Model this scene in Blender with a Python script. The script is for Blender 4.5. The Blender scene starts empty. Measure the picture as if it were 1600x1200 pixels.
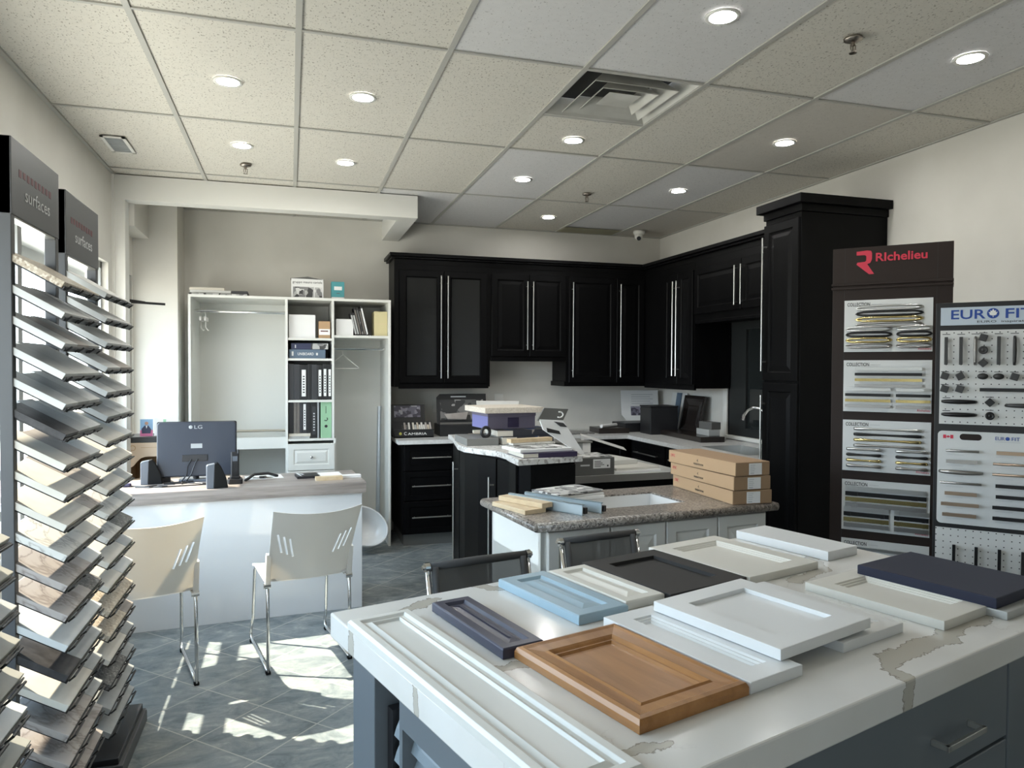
import bpy, bmesh, math, random
from mathutils import Matrix, Vector
random.seed(7)
SC = bpy.context.scene
COL = SC.collection
R = math.radians

# ------------------------------------------------------------------ camera
CAM_H = 1.50
CEIL = 2.8255
F_PX, YAW, PITCH, ROLL = 1134.8, 0.2961, -0.0222, 0.0040
cam_data = bpy.data.cameras.new('camera')
cam = bpy.data.objects.new('camera', cam_data)
COL.objects.link(cam)
cam_data.sensor_width = 36.0
cam_data.sensor_fit = 'HORIZONTAL'
cam_data.lens = F_PX / 1600.0 * 36.0
cam_data.clip_start = 0.02
fw = Vector((math.sin(YAW)*math.cos(PITCH), math.cos(YAW)*math.cos(PITCH), math.sin(PITCH)))
r0 = Vector((math.cos(YAW), -math.sin(YAW), 0.0))
u0 = r0.cross(fw)
rv = r0*math.cos(ROLL) + u0*math.sin(ROLL)
uv = -r0*math.sin(ROLL) + u0*math.cos(ROLL)
m = Matrix((rv, uv, -fw)).transposed().to_4x4()
m.translation = Vector((0, 0, CAM_H))
cam.matrix_world = m
SC.camera = cam

# ------------------------------------------------------------------ world, sun, exposure
SC.view_settings.view_transform = 'Standard'
SC.view_settings.look = 'None'
SC.view_settings.gamma = 1.0
SC.view_settings.use_curve_mapping = False
SC.view_settings.exposure = 1.1
SKY_STRENGTH = 6.4
SUN_STRENGTH = 11.5
LAMP_STRENGTH = 100.0
w = bpy.data.worlds.new('sky_world'); SC.world = w
w.use_nodes = True
wn, wl = w.node_tree.nodes, w.node_tree.links
wn.clear()
wo = wn.new('ShaderNodeOutputWorld'); wb = wn.new('ShaderNodeBackground')
wt = wn.new('ShaderNodeTexCoord'); ws = wn.new('ShaderNodeSeparateXYZ')
wr = wn.new('ShaderNodeValToRGB'); wmr = wn.new('ShaderNodeMapRange')
wmr.inputs[1].default_value = -1; wmr.inputs[2].default_value = 1
wl.new(wt.outputs['Generated'], ws.inputs[0]); wl.new(ws.outputs['Z'], wmr.inputs[0])
wl.new(wmr.outputs[0], wr.inputs[0]); wl.new(wr.outputs[0], wb.inputs[0]); wl.new(wb.outputs[0], wo.inputs[0])
e = wr.color_ramp.elements
e[0].position = 0.0; e[0].color = (.52, .50, .46, 1)
e[1].position = 1.0; e[1].color = (.42, .66, 1.0, 1)
for p, c in ((.485, (.62, .60, .56, 1)), (.505, (.80, .88, 1.0, 1)), (.70, (.62, .80, 1.0, 1))):
    k = e.new(p); k.color = c
wb.inputs[1].default_value = SKY_STRENGTH

sun_d = bpy.data.lights.new('sun', 'SUN'); sun = bpy.data.objects.new('sun', sun_d); COL.objects.link(sun)
sun_d.energy = SUN_STRENGTH; sun_d.angle = R(0.6); sun_d.color = (1.0, .88, .72)
SUN_DIR = Vector((.913*math.cos(R(45)), -.407*math.cos(R(45)), -math.sin(R(45))))
sun.rotation_euler = SUN_DIR.to_track_quat('-Z', 'Y').to_euler()
sun.location = (-6, 6, 6)

def portal(name, loc, rot, sx, sy):
    d = bpy.data.lights.new(name, 'AREA'); o = bpy.data.objects.new(name, d); COL.objects.link(o)
    d.shape = 'RECTANGLE'; d.size = sx; d.size_y = sy; d.cycles.is_portal = True
    o.location = loc; o.rotation_euler = rot
portal('daylight_left_window', (-1.26, 3.6, 1.45), (0, R(-90), 0), 1.5, 5.4)
portal('daylight_front_window', (-.83, -1.36, 1.22), (R(90), 0, 0), .36, 2.3)

# ------------------------------------------------------------------ mesh helper
class MB:
    def __init__(s): s.v = []; s.f = []; s.mi = []; s.cur = 0
    def add(s, vs, fs):
        n = len(s.v); s.v += [tuple(p) for p in vs]
        for f in fs: s.f.append(tuple(i+n for i in f)); s.mi.append(s.cur)
        return s
    def box(s, x0, x1, y0, y1, z0, z1, M=None):
        if x0 > x1: x0, x1 = x1, x0
        if y0 > y1: y0, y1 = y1, y0
        if z0 > z1: z0, z1 = z1, z0
        vs = [Vector(p) for p in ((x0,y0,z0),(x1,y0,z0),(x1,y1,z0),(x0,y1,z0),(x0,y0,z1),(x1,y0,z1),(x1,y1,z1),(x0,y1,z1))]
        if M is not None: vs = [M @ p for p in vs]
        return s.add(vs, [(0,3,2,1),(4,5,6,7),(0,1,5,4),(1,2,6,5),(2,3,7,6),(3,0,4,7)])
    def prism(s, poly, z0, z1, M=None):
        n = len(poly)
        a = sum(poly[i][0]*poly[(i+1)%n][1]-poly[(i+1)%n][0]*poly[i][1] for i in range(n))
        if a < 0: poly = poly[::-1]
        vs = [Vector((p[0],p[1],z0)) for p in poly]+[Vector((p[0],p[1],z1)) for p in poly]
        if M is not None: vs = [M @ p for p in vs]
        fs = [tuple(range(n-1,-1,-1)), tuple(range(n,2*n))]+[(i,(i+1)%n,n+(i+1)%n,n+i) for i in range(n)]
        return s.add(vs, fs)
    def tube(s, pts, r, n=8, closed=False):
        pts = [Vector(p) for p in pts]; m_ = len(pts); vs = []; prev = None
        for i, p in enumerate(pts):
            a = pts[(i-1) % m_] if (closed or i > 0) else p
            b = pts[(i+1) % m_] if (closed or i < m_-1) else p
            t = (b-a).normalized()
            if prev is None:
                ref = Vector((0,0,1)) if abs(t.z) < .9 else Vector((1,0,0))
                x = t.cross(ref).normalized()
            else:
                x = (prev - t*prev.dot(t)).normalized()
            prev = x; y = t.cross(x); rr = r[i] if isinstance(r, (list, tuple)) else r
            for k in range(n):
                a_ = 2*math.pi*k/n; vs.append(p + x*math.cos(a_)*rr + y*math.sin(a_)*rr)
        fs = []
        for i in range(m_ if closed else m_-1):
            j = (i+1) % m_
            for k in range(n): fs.append((i*n+k, i*n+(k+1)%n, j*n+(k+1)%n, j*n+k))
        if not closed: fs += [tuple(range(n-1,-1,-1)), tuple(range((m_-1)*n, m_*n))]
        return s.add(vs, fs)
    def cyl(s, p0, p1, r, n=16): return s.tube([p0, p1], r, n)
    def lathe(s, prof, n=24, M=None, cap=True):
        vs = []; fs = []
        for (r_, z) in prof:
            for k in range(n):
                a = 2*math.pi*k/n; vs.append(Vector((r_*math.cos(a), r_*math.sin(a), z)))
        for i in range(len(prof)-1):
            for k in range(n): fs.append((i*n+k, i*n+(k+1)%n, (i+1)*n+(k+1)%n, (i+1)*n+k))
        if cap: fs += [tuple(range(n-1,-1,-1)), tuple(range((len(prof)-1)*n, len(prof)*n))]
        if M is not None: vs = [M @ p for p in vs]
        return s.add(vs, fs)
    def grid(s, fn, nu, nv):
        vs = [Vector(fn(i/nu, j/nv)) for j in range(nv+1) for i in range(nu+1)]
        fs = [(j*(nu+1)+i, j*(nu+1)+i+1, (j+1)*(nu+1)+i+1, (j+1)*(nu+1)+i) for j in range(nv) for i in range(nu)]
        return s.add(vs, fs)
    def panel(s, w_, h_, prof, M, lid=True):
        """nested rectangles: (inset, depth) pairs; local a along width, b along height, c outwards"""
        vs = []; fs = []
        for (i, c) in prof: vs += [(i,i,c),(w_-i,i,c),(w_-i,h_-i,c),(i,h_-i,c)]
        for k in range(len(prof)-1):
            for q in range(4): fs.append((k*4+q, k*4+(q+1)%4, (k+1)*4+(q+1)%4, (k+1)*4+q))
        n = (len(prof)-1)*4
        fs += [(n,n+1,n+2,n+3)] + ([(3,2,1,0)] if lid else [])
        return s.add([M @ Vector(p) for p in vs], fs)
    def build(s, name, mats, parent=None, loc=(0,0,0), rot=(0,0,0), bev=0, smooth=False, seg=2):
        me = bpy.data.meshes.new(name); me.from_pydata(s.v, [], s.f)
        if not isinstance(mats, (list, tuple)): mats = [mats]
        for mm in mats: me.materials.append(mm)
        if len(mats) > 1: me.polygons.foreach_set('material_index', s.mi)
        if smooth: me.polygons.foreach_set('use_smooth', [True]*len(me.polygons))
        me.update()
        o = bpy.data.objects.new(name, me); COL.objects.link(o)
        if parent is not None: o.parent = parent
        o.location = loc; o.rotation_euler = rot
        if bev:
            b = o.modifiers.new('bevel', 'BEVEL'); b.width = bev; b.segments = seg; b.limit_method = 'ANGLE'; b.angle_limit = R(40)
        return o

def smooth_by_angle(o, a=40):
    me = o.data
    me.polygons.foreach_set('use_smooth', [True]*len(me.polygons))
    bm = bmesh.new(); bm.from_mesh(me)
    for ed in bm.edges:
        if len(ed.link_faces) == 2 and ed.calc_face_angle() > R(a): ed.smooth = False
        elif len(ed.link_faces) < 2: ed.smooth = False
    bm.to_mesh(me); bm.free()
    return o

def tag(o, label, cat, group=None, kind=None):
    o['label'] = label; o['category'] = cat
    if group: o['group'] = group
    if kind: o['kind'] = kind
    return o
def thing(name, label, cat, loc=(0,0,0), rz=0, group=None):
    o = bpy.data.objects.new(name, None); COL.objects.link(o)
    o.empty_display_size = .05; o.location = loc; o.rotation_euler = (0,0,R(rz))
    return tag(o, label, cat, group)
def struct(o): o['kind'] = 'structure'; return o
def T(x=0, y=0, z=0): return Matrix.Translation((x, y, z))
def Rx(a): return Matrix.Rotation(R(a), 4, 'X')
def Ry(a): return Matrix.Rotation(R(a), 4, 'Y')
def Rz(a): return Matrix.Rotation(R(a), 4, 'Z')
def frame(ox, oy, deg):
    c, s_ = math.cos(R(deg)), math.sin(R(deg))
    return lambda a, b: (ox + a*c - b*s_, oy + a*s_ + b*c)

FRONT = Matrix(((1,0,0,0),(0,0,-1,0),(0,1,0,0),(0,0,0,1)))      # (a,b,c) -> x=a, z=b, outwards=-y
LEFTF = Matrix(((0,0,-1,0),(-1,0,0,0),(0,1,0,0),(0,0,0,1)))     # outwards -x, a runs towards -y, b up

def text(body, width, mat_, parent, loc, rot, name='lettering', height=None, ext=.0004, align='LEFT', bold=0.0):
    c = bpy.data.curves.new(name, 'FONT'); c.body = body; c.size = 1; c.extrude = 0; c.offset = bold
    c.align_x = align; c.resolution_u = 3
    o = bpy.data.objects.new(name, c); COL.objects.link(o)
    bpy.context.view_layer.update()
    dx = max(o.dimensions.x, .01); dy = max(o.dimensions.y, .01)
    kx = width/dx; ky = (height/dy) if height else kx
    c.materials.append(mat_); c.extrude = ext/ max(kx, 1e-4)
    bpy.context.view_layer.update()
    me = bpy.data.meshes.new_from_object(o.evaluated_get(bpy.context.evaluated_depsgraph_get()))
    bpy.data.objects.remove(o); bpy.data.curves.remove(c)
    me.transform(Matrix.Diagonal((kx, ky, kx, 1)))
    o = bpy.data.objects.new(name, me); COL.objects.link(o)
    if parent is not None: o.parent = parent
    o.location = loc; o.rotation_euler = rot
    return o
UP = (R(90), 0, 0)

# ------------------------------------------------------------------ materials
def base(name, col, rough=.5, metal=0.0, spec=.5, **kw):
    m_ = bpy.data.materials.new(name); m_.use_nodes = True
    b = m_.node_tree.nodes['Principled BSDF']
    b.inputs['Base Color'].default_value = (*col, 1); b.inputs['Roughness'].default_value = rough
    b.inputs['Metallic'].default_value = metal; b.inputs['Specular IOR Level'].default_value = spec
    for k, v in kw.items(): b.inputs[k].default_value = v
    return m_
def nodes(m_): return m_.node_tree.nodes, m_.node_tree.links, m_.node_tree.nodes['Principled BSDF']
def coords(m_, scale=(1,1,1), rot=(0,0,0), loc=(0,0,0), kind='Object'):
    n, l, b = nodes(m_)
    t = n.new('ShaderNodeTexCoord'); mp = n.new('ShaderNodeMapping')
    mp.inputs['Scale'].default_value = scale; mp.inputs['Rotation'].default_value = rot; mp.inputs['Location'].default_value = loc
    l.new(t.outputs[kind], mp.inputs[0]); return mp.outputs[0]
def ramp(m_, fac, stops, interp='LINEAR'):
    n, l, b = nodes(m_); r = n.new('ShaderNodeValToRGB'); el = r.color_ramp.elements
    r.color_ramp.interpolation = interp
    el[0].position, el[0].color = stops[0][0], (*stops[0][1], 1)
    el[1].position, el[1].color = stops[-1][0], (*stops[-1][1], 1)
    for p, c in stops[1:-1]: k = el.new(p); k.color = (*c, 1)
    l.new(fac, r.inputs[0]); return r.outputs[0]
def noise(m_, co, scale=5, detail=4, rough=.5, dist=0):
    n, l, b = nodes(m_); t = n.new('ShaderNodeTexNoise')
    t.inputs['Scale'].default_value = scale; t.inputs['Detail'].default_value = detail
    t.inputs['Roughness'].default_value = rough; t.inputs['Distortion'].default_value = dist
    l.new(co, t.inputs['Vector']); return t.outputs['Fac']
def math_(m_, op, a, b_=None, clamp=False):
    n, l, b = nodes(m_); t = n.new('ShaderNodeMath'); t.operation = op; t.use_clamp = clamp
    for i, x in enumerate((a, b_)):
        if x is None: continue
        if isinstance(x, (int, float)): t.inputs[i].default_value = x
        else: l.new(x, t.inputs[i])
    return t.outputs[0]
def mix(m_, fac, a, b_):
    n, l, b = nodes(m_); t = n.new('ShaderNodeMix'); t.data_type = 'RGBA'
    for sock, x in ((t.inputs['Factor'], fac), (t.inputs['A'], a), (t.inputs['B'], b_)):
        if isinstance(x, (int, float)): sock.default_value = x
        elif isinstance(x, tuple): sock.default_value = (*x, 1)
        else: l.new(x, sock)
    return t.outputs['Result']
def setcol(m_, out): n, l, b = nodes(m_); l.new(out, b.inputs['Base Color']); return m_
def bump(m_, h, strength=.2, dist=.002):
    n, l, b = nodes(m_); t = n.new('ShaderNodeBump'); t.inputs['Strength'].default_value = strength; t.inputs['Distance'].default_value = dist
    l.new(h, t.inputs['Height']); l.new(t.outputs[0], b.inputs['Normal'])
def mottled(name, a, b_, scale, rough=.5, lo=.35, hi=.65, stretch=(1,1,1), metal=0, detail=4, spec=.5):
    m_ = base(name, a, rough, metal, spec); co = coords(m_, stretch)
    return setcol(m_, ramp(m_, noise(m_, co, scale, detail), [(lo, a), (hi, b_)]))
def veined(name, ground, vein, scale=2.5, width=.012, rough=.25, second=None, dist=.6, spec=.5):
    m_ = base(name, ground, rough, 0, spec); co = coords(m_, (1, 1, 1))
    d = math_(m_, 'ABSOLUTE', math_(m_, 'SUBTRACT', noise(m_, co, scale, 5, .55, dist), .5))
    f = ramp(m_, d, [(0, (1,1,1)), (width, (.35,.35,.35)), (width*2.2, (0,0,0))])
    g = mix(m_, noise(m_, co, 3, 3), ground, second or tuple(x*.9 for x in ground))
    return setcol(m_, mix(m_, f, g, vein))
def speckled(name, stops, scale=120, rough=.3):
    m_ = base(name, stops[0][1], rough); co = coords(m_)
    n, l, b = nodes(m_); v = n.new('ShaderNodeTexVoronoi'); v.inputs['Scale'].default_value = scale
    l.new(co, v.inputs['Vector'])
    bw = n.new('ShaderNodeSeparateColor'); l.new(v.outputs['Color'], bw.inputs[0])
    return setcol(m_, ramp(m_, bw.outputs[0], stops, 'CONSTANT'))

M = {}
M['wall'] = mottled('wall_paint', (.62, .60, .55), (.66, .64, .59), 3, .8)
M['trimw'] = base('white_trim_paint', (.72, .71, .67), .5)
def tile_mat(name, a, spot, amount):
    m_ = base(name, a, .9, 0, .2); co = coords(m_)
    d1 = ramp(m_, noise(m_, coords(m_, (1, .6, 1)), 125, 3, .6), [(amount-.035, (1,1,1)), (amount, (0,0,0))])
    g = ramp(m_, noise(m_, co, 30, 3), [(.3, tuple(x*.95 for x in a)), (.7, a)])
    setcol(m_, mix(m_, d1, g, spot)); return m_
M['tile_beige'] = tile_mat('fissured_beige_ceiling_tile', (.64, .61, .545), (.30, .28, .24), .395)
M['tile_white'] = tile_mat('fissured_white_ceiling_tile', (.66, .65, .645), (.34, .33, .32), .36)
M['tile_grey'] = tile_mat('fissured_grey_ceiling_tile', (.56, .53, .48), (.36, .33, .29), .36)
M['tbar'] = base('ceiling_grid_metal', (.43, .42, .385), .55)

def floor_mat():
    m_ = base('slate_blue_floor_tile', (.15, .19, .21), .42, 0, .4)
    n, l, b = nodes(m_)
    s_ = .3345
    c45 = math.cos(R(45))
    # tile grid rotated 45 degrees, anchored at a grout crossing at (.103, 3.603)
    co = coords(m_, (1, 1, 1))
    sp = n.new('ShaderNodeSeparateXYZ'); l.new(co, sp.inputs[0])
    x0 = math_(m_, 'SUBTRACT', sp.outputs[0], .103); y0 = math_(m_, 'SUBTRACT', sp.outputs[1], 3.603)
    u = math_(m_, 'MULTIPLY', math_(m_, 'ADD', x0, y0), c45/s_)
    v = math_(m_, 'MULTIPLY', math_(m_, 'SUBTRACT', y0, x0), c45/s_)
    def edge(t): 
        f = math_(m_, 'FRACT', math_(m_, 'ADD', t, 100.0))
        return math_(m_, 'SUBTRACT', .5, math_(m_, 'ABSOLUTE', math_(m_, 'SUBTRACT', f, .5)))
    dmin = math_(m_, 'MINIMUM', edge(u), edge(v))
    grout = math_(m_, 'LESS_THAN', dmin, .0095)
    cell = math_(m_, 'ADD', math_(m_, 'FLOOR', u), math_(m_, 'MULTIPLY', math_(m_, 'FLOOR', v), 7.31))
    wn_ = n.new('ShaderNodeTexWhiteNoise'); wn_.noise_dimensions = '1D'; l.new(cell, wn_.inputs['W'])
    co2 = coords(m_, (1, 1.6, 1), (0, 0, R(15)))
    a = ramp(m_, noise(m_, co2, 7, 10, .72, .5), [(.28, (.055, .07, .08)), (.43, (.14, .168, .18)), (.56, (.23, .252, .255)), (.72, (.43, .43, .40))])
    a2 = mix(m_, math_(m_, 'MULTIPLY', wn_.outputs['Value'], .35), a, (.21, .235, .24))
    setcol(m_, mix(m_, grout, a2, (.40, .39, .36)))
    bump(m_, math_(m_, 'SUBTRACT', 1, grout), .25, .002)
    return m_
M['floor'] = floor_mat()

def island_quartz():
    m_ = base('white_veined_quartz', (.70, .69, .66), .16, 0, .5); co = coords(m_)
    n, l, b = nodes(m_); sp = n.new('ShaderNodeSeparateXYZ'); l.new(co, sp.inputs[0])
    nx = math_(m_, 'SUBTRACT', noise(m_, co, 9, 6, .65), .5)
    ny = math_(m_, 'SUBTRACT', noise(m_, coords(m_, loc=(5, 3, 1)), 9, 6, .65), .5)
    x = math_(m_, 'ADD', sp.outputs[0], math_(m_, 'MULTIPLY', nx, .10))
    y = math_(m_, 'ADD', sp.outputs[1], math_(m_, 'MULTIPLY', ny, .10))
    out = ramp(m_, noise(m_, co, 2.2, 4), [(.35, (.66, .645, .61)), (.65, (.74, .735, .715))])
    def seg(p0, p1, wd):
        dx, dy = p1[0]-p0[0], p1[1]-p0[1]; L2 = dx*dx+dy*dy
        px = math_(m_, 'SUBTRACT', x, p0[0]); py = math_(m_, 'SUBTRACT', y, p0[1])
        t = math_(m_, 'ADD', math_(m_, 'MULTIPLY', px, dx/L2), math_(m_, 'MULTIPLY', py, dy/L2), True)
        ex = math_(m_, 'SUBTRACT', px, math_(m_, 'MULTIPLY', t, dx)); ey = math_(m_, 'SUBTRACT', py, math_(m_, 'MULTIPLY', t, dy))
        d = math_(m_, 'SQRT', math_(m_, 'ADD', math_(m_, 'MULTIPLY', ex, ex), math_(m_, 'MULTIPLY', ey, ey)))
        return math_(m_, 'SUBTRACT', d, wd)
    d = None
    for p0, p1, wd in (((.77, -1.02), (.80, -.90), .014), ((.80, -.90), (.87, -.865), .017), ((.87, -.865), (1.05, -.87), .022), ((1.05, -.87), (1.28, -.845), .020),
                       ((1.15, -.43), (1.34, -.39), .018), ((1.34, -.39), (1.44, -.28), .016), ((.37, .06), (.43, -.05), .016), ((.43, -.05), (.56, -.08), .022),
                       ((-.10, -.19), (.10, -.09), .012), ((.10, -.09), (.25, -.05), .014), ((-.10, -.46), (.12, -.47), .012), ((.12, -.47), (.30, -.50), .018), ((.10, -.84), (.24, -.86), .012)):
        s_ = seg(p0, p1, wd); d = s_ if d is None else math_(m_, 'MINIMUM', d, s_)
    out = mix(m_, math_(m_, 'MULTIPLY', math_(m_, 'LESS_THAN', d, 0), .85), out, (.45, .42, .36))
    out = mix(m_, math_(m_, 'MULTIPLY', math_(m_, 'LESS_THAN', math_(m_, 'ABSOLUTE', d), .0013), .7), out, (.22, .20, .17))
    f = math_(m_, 'ABSOLUTE', math_(m_, 'SUBTRACT', noise(m_, co, 3.1, 6, .6, .5), .5))
    fine = ramp(m_, f, [(0, (.5,.5,.5)), (.003, (.2,.2,.2)), (.007, (0,0,0))])
    gate = ramp(m_, noise(m_, co, 1.6, 2), [(.54, (0,0,0)), (.60, (1,1,1))])
    return setcol(m_, mix(m_, math_(m_, 'MULTIPLY', fine, gate), out, (.40, .38, .35)))
M['island_top'] = island_quartz()
M['island_cab'] = base('blue_grey_cabinet_paint', (.135, .155, .175), .38)
M['island_louver'] = base('blue_grey_louver', (.20, .24, .27), .4)
M['black_cab'] = mottled('black_stained_wood', (.0022, .0022, .0025), (.0036, .0036, .004), 6, .40, stretch=(1,1,.1), spec=.11)
M['black_glass'] = base('dark_ribbed_glass', (.012, .0125, .0125), .5, 0, .2)
M['steel'] = base('brushed_steel', (.62, .62, .60), .3, 1)
M['chrome'] = base('chrome', (.78, .78, .78), .08, 1)
M['white_ctr'] = mottled('white_quartz_counter', (.62, .62, .60), (.70, .70, .68), 40, .25)
M['bar_top'] = speckled('white_speckled_granite', [(0, (.62, .61, .59)), (.62, (.48, .47, .45)), (.78, (.33, .31, .29)), (.9, (.70, .69, .67))], 70)
M['granite'] = speckled('brown_grey_granite', [(0, (.20, .175, .15)), (.3, (.30, .27, .24)), (.55, (.13, .11, .095)), (.72, (.38, .34, .30)), (.9, (.07, .06, .055))], 150)
M['white_cab'] = base('white_cabinet_paint', (.76, .75, .71), .4)
M['white_mela'] = base('white_melamine', (.70, .70, .66), .4)
M['gloss_white'] = base('gloss_white_panel', (.68, .69, .70), .05, 0, .6)
def wood_desk():
    m_ = base('grey_brown_wood_laminate', (.3, .26, .22), .35); co = coords(m_, (1, 14, 14), (0, 0, 0))
    return setcol(m_, ramp(m_, noise(m_, co, 1.6, 5, .6), [(.3, (.14, .12, .11)), (.5, (.28, .245, .225)), (.7, (.40, .36, .33))]))
M['desk_wood'] = wood_desk()
def wood(name, a, b_, c, stretch=(16, 2, 16), rough=.35):
    m_ = base(name, a, rough); co = coords(m_, stretch)
    return setcol(m_, ramp(m_, noise(m_, co, 1.5, 5, .6, .5), [(.3, a), (.5, b_), (.72, c)]))
M['oak'] = wood('honey_oak', (.27, .118, .035), (.36, .165, .052), (.42, .205, .072))
M['pale_wood'] = wood('pale_birch', (.55, .41, .25), (.64, .50, .32), (.70, .56, .38))
M['particle'] = mottled('particle_board', (.52, .46, .38), (.66, .60, .52), 120, .8)
M['door_white'] = base('white_lacquer_door', (.72, .73, .73), .32)
M['door_cream'] = base('cream_lacquer_door', (.66, .645, .59), .35)
M['door_grey_white'] = base('soft_white_door', (.66, .66, .63), .35)
M['door_blue'] = base('light_blue_door', (.30, .42, .50), .35)
M['door_navy'] = base('navy_door', (.036, .039, .068), .35)
M['door_navy2'] = base('dark_navy_door', (.015, .018, .038), .5, 0, .25)
M['door_black'] = base('charcoal_door', (.022, .021, .021), .55, 0, .25)
M['door_grey'] = base('pale_grey_door', (.42, .43, .42), .4)
M['rack'] = base('charcoal_rack_metal', (.075, .077, .080), .45)
M['rack_black'] = base('black_wire', (.012, .012, .013), .4)
M['label_white'] = base('white_print', (.80, .80, .78), .6)
M['print_grey'] = base('pale_grey_print', (.55, .56, .56), .6)
M['print_black'] = base('black_print', (.02, .02, .02), .6)
M['print_dim_red'] = base('dim_red_print', (.12, .035, .038), .6)
M['print_red'] = base('red_print', (.58, .03, .065), .5)
M['print_blue'] = base('blue_print', (.015, .06, .30), .5)
M['chip0'] = veined('white_marble_chip', (.70, .68, .63), (.42, .40, .37), 7, .014)
M['chip1'] = mottled('cream_stone_chip', (.62, .57, .49), (.70, .66, .58), 9)
M['chip2'] = mottled('taupe_stone_chip', (.33, .29, .26), (.43, .39, .355), 10)
M['chip3'] = mottled('grey_stone_chip', (.36, .365, .355), (.45, .455, .44), 12)
M['chip4'] = mottled('black_stone_chip', (.028, .026, .026), (.06, .055, .055), 30)
M['chip5'] = speckled('tan_granite_chip', [(0, (.50, .42, .32)), (.5, (.60, .53, .43)), (.75, (.34, .27, .20)), (.9, (.68, .62, .52))], 160)
M['chip6'] = speckled('dark_granite_chip', [(0, (.11, .105, .10)), (.5, (.20, .19, .18)), (.75, (.05, .045, .045)), (.9, (.33, .31, .29))], 170)
M['chip7'] = veined('pink_beige_chip', (.46, .41, .375), (.27, .23, .21), 6, .02)
M['chip8'] = mottled('pale_grey_chip', (.58, .58, .56), (.66, .66, .635), 8)
M['chip9'] = mottled('olive_grey_tile', (.30, .29, .25), (.37, .36, .32), 8)
def plastic_chair():
    m_ = base('white_chair_plastic', (.78, .77, .745), .32)
    n, l, b = nodes(m_); tr = n.new('ShaderNodeBsdfTranslucent'); tr.inputs[0].default_value = (.82, .76, .66, 1)
    mx = n.new('ShaderNodeMixShader'); mx.inputs[0].default_value = .22
    out = n['Material Output']; l.new(b.outputs[0], mx.inputs[1]); l.new(tr.outputs[0], mx.inputs[2]); l.new(mx.outputs[0], out.inputs[0])
    return m_
M['chair_white'] = plastic_chair()
def mesh_fabric():
    m_ = base('charcoal_mesh_fabric', (.085, .083, .080), .7)
    n, l, b = nodes(m_); tr = n.new('ShaderNodeBsdfTransparent')
    mx = n.new('ShaderNodeMixShader'); mx.inputs[0].default_value = .14
    out = n['Material Output']; l.new(b.outputs[0], mx.inputs[1]); l.new(tr.outputs[0], mx.inputs[2]); l.new(mx.outputs[0], out.inputs[0])
    return m_
M['mesh'] = mesh_fabric()
M['mesh_edge'] = base('charcoal_fabric', (.055, .055, .056), .75)
M['black_plastic'] = base('black_plastic', (.014, .014, .016), .4)
M['monitor'] = base('dark_blue_grey_plastic', (.026, .032, .047), .35)
M['grey_plastic'] = base('grey_plastic', (.12, .135, .16), .3)
M['paper'] = base('white_paper', (.78, .78, .77), .7)
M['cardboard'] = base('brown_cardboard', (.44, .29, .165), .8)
M['cardboard_dark'] = base('brown_cardboard_dark', (.31, .20, .115), .8)  # darker copy of the cardboard, shade painted into the stacked boxes
M['cardboard_pale'] = base('beige_cardboard', (.60, .47, .35), .8)
M['box_grey'] = base('dark_grey_carton', (.10, .10, .095), .6)
M['board_brown'] = base('dark_brown_display_board', (.028, .020, .0175), .5, 0, .18)
M['board_black'] = base('black_display_board', (.012, .012, .013), .45)
M['board_white'] = base('white_display_panel', (.66, .67, .66), .45)
M['gold'] = base('polished_gold', (.72, .58, .26), .22, 1)
M['nickel'] = base('satin_nickel', (.38, .37, .355), .34, 1)
M['bronze'] = base('brushed_bronze', (.40, .30, .22), .38, 1)
M['pewter'] = base('dark_pewter', (.055, .055, .055), .42, .5)
M['black_metal'] = base('black_metal', (.012, .012, .013), .35, .3)
def pegboard():
    m_ = base('white_pegboard', (.68, .68, .66), .5); n, l, b = nodes(m_)
    co = coords(m_); sp = n.new('ShaderNodeSeparateXYZ'); l.new(co, sp.inputs[0])
    s_ = .0247
    fx = math_(m_, 'SUBTRACT', math_(m_, 'FRACT', math_(m_, 'DIVIDE', sp.outputs[0], s_)), .5)
    fz = math_(m_, 'SUBTRACT', math_(m_, 'FRACT', math_(m_, 'DIVIDE', sp.outputs[2], s_)), .5)
    rr = math_(m_, 'ADD', math_(m_, 'MULTIPLY', fx, fx), math_(m_, 'MULTIPLY', fz, fz))
    return setcol(m_, mix(m_, math_(m_, 'LESS_THAN', rr, .0085), (.68, .68, .66), (.03, .03, .03)))
M['pegboard'] = pegboard()
M['lavender'] = base('lavender_carton', (.165, .165, .36), .6)
M['lavender_dk'] = base('mauve_grey_carton', (.13, .115, .16), .6)
M['teal'] = base('teal_card', (.07, .30, .33), .6)
M['manila'] = base('manila_file', (.60, .53, .30), .7)
M['navy_box'] = base('navy_carton', (.025, .03, .075), .5)
M['blue_box'] = base('slate_blue_carton', (.10, .145, .20), .5)
M['binder_black'] = base('black_binder', (.012, .012, .013), .4)
M['binder_grey'] = base('charcoal_binder', (.035, .036, .04), .45)
M['book_brown'] = base('brown_grey_book', (.14, .125, .11), .6)
M['book_green'] = base('pale_green_binder', (.28, .48, .30), .55)
M['purple'] = base('dark_purple_cover', (.03, .022, .06), .4)
M['stone_grey'] = base('grey_stone_block', (.18, .18, .17), .6)
M['porcelain'] = base('white_porcelain', (.70, .71, .71), .12)
M['steel_sheet'] = base('galvanised_steel', (.42, .50, .54), .35, .3)
M['stainless'] = base('stainless_edge', (.42, .40, .38), .32, .9)
M['dark_wood'] = base('espresso_wood', (.020, .015, .013), .25)
M['win_glass'] = base('dark_window_pane', (.015, .018, .018), .05, 0, .6)
M['win_frame'] = base('dark_window_frame', (.018, .02, .02), .4)
M['alu'] = base('aluminium_frame', (.30, .31, .31), .4, .7)
M['toe'] = base('grey_toe_kick', (.16, .165, .16), .5)
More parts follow.
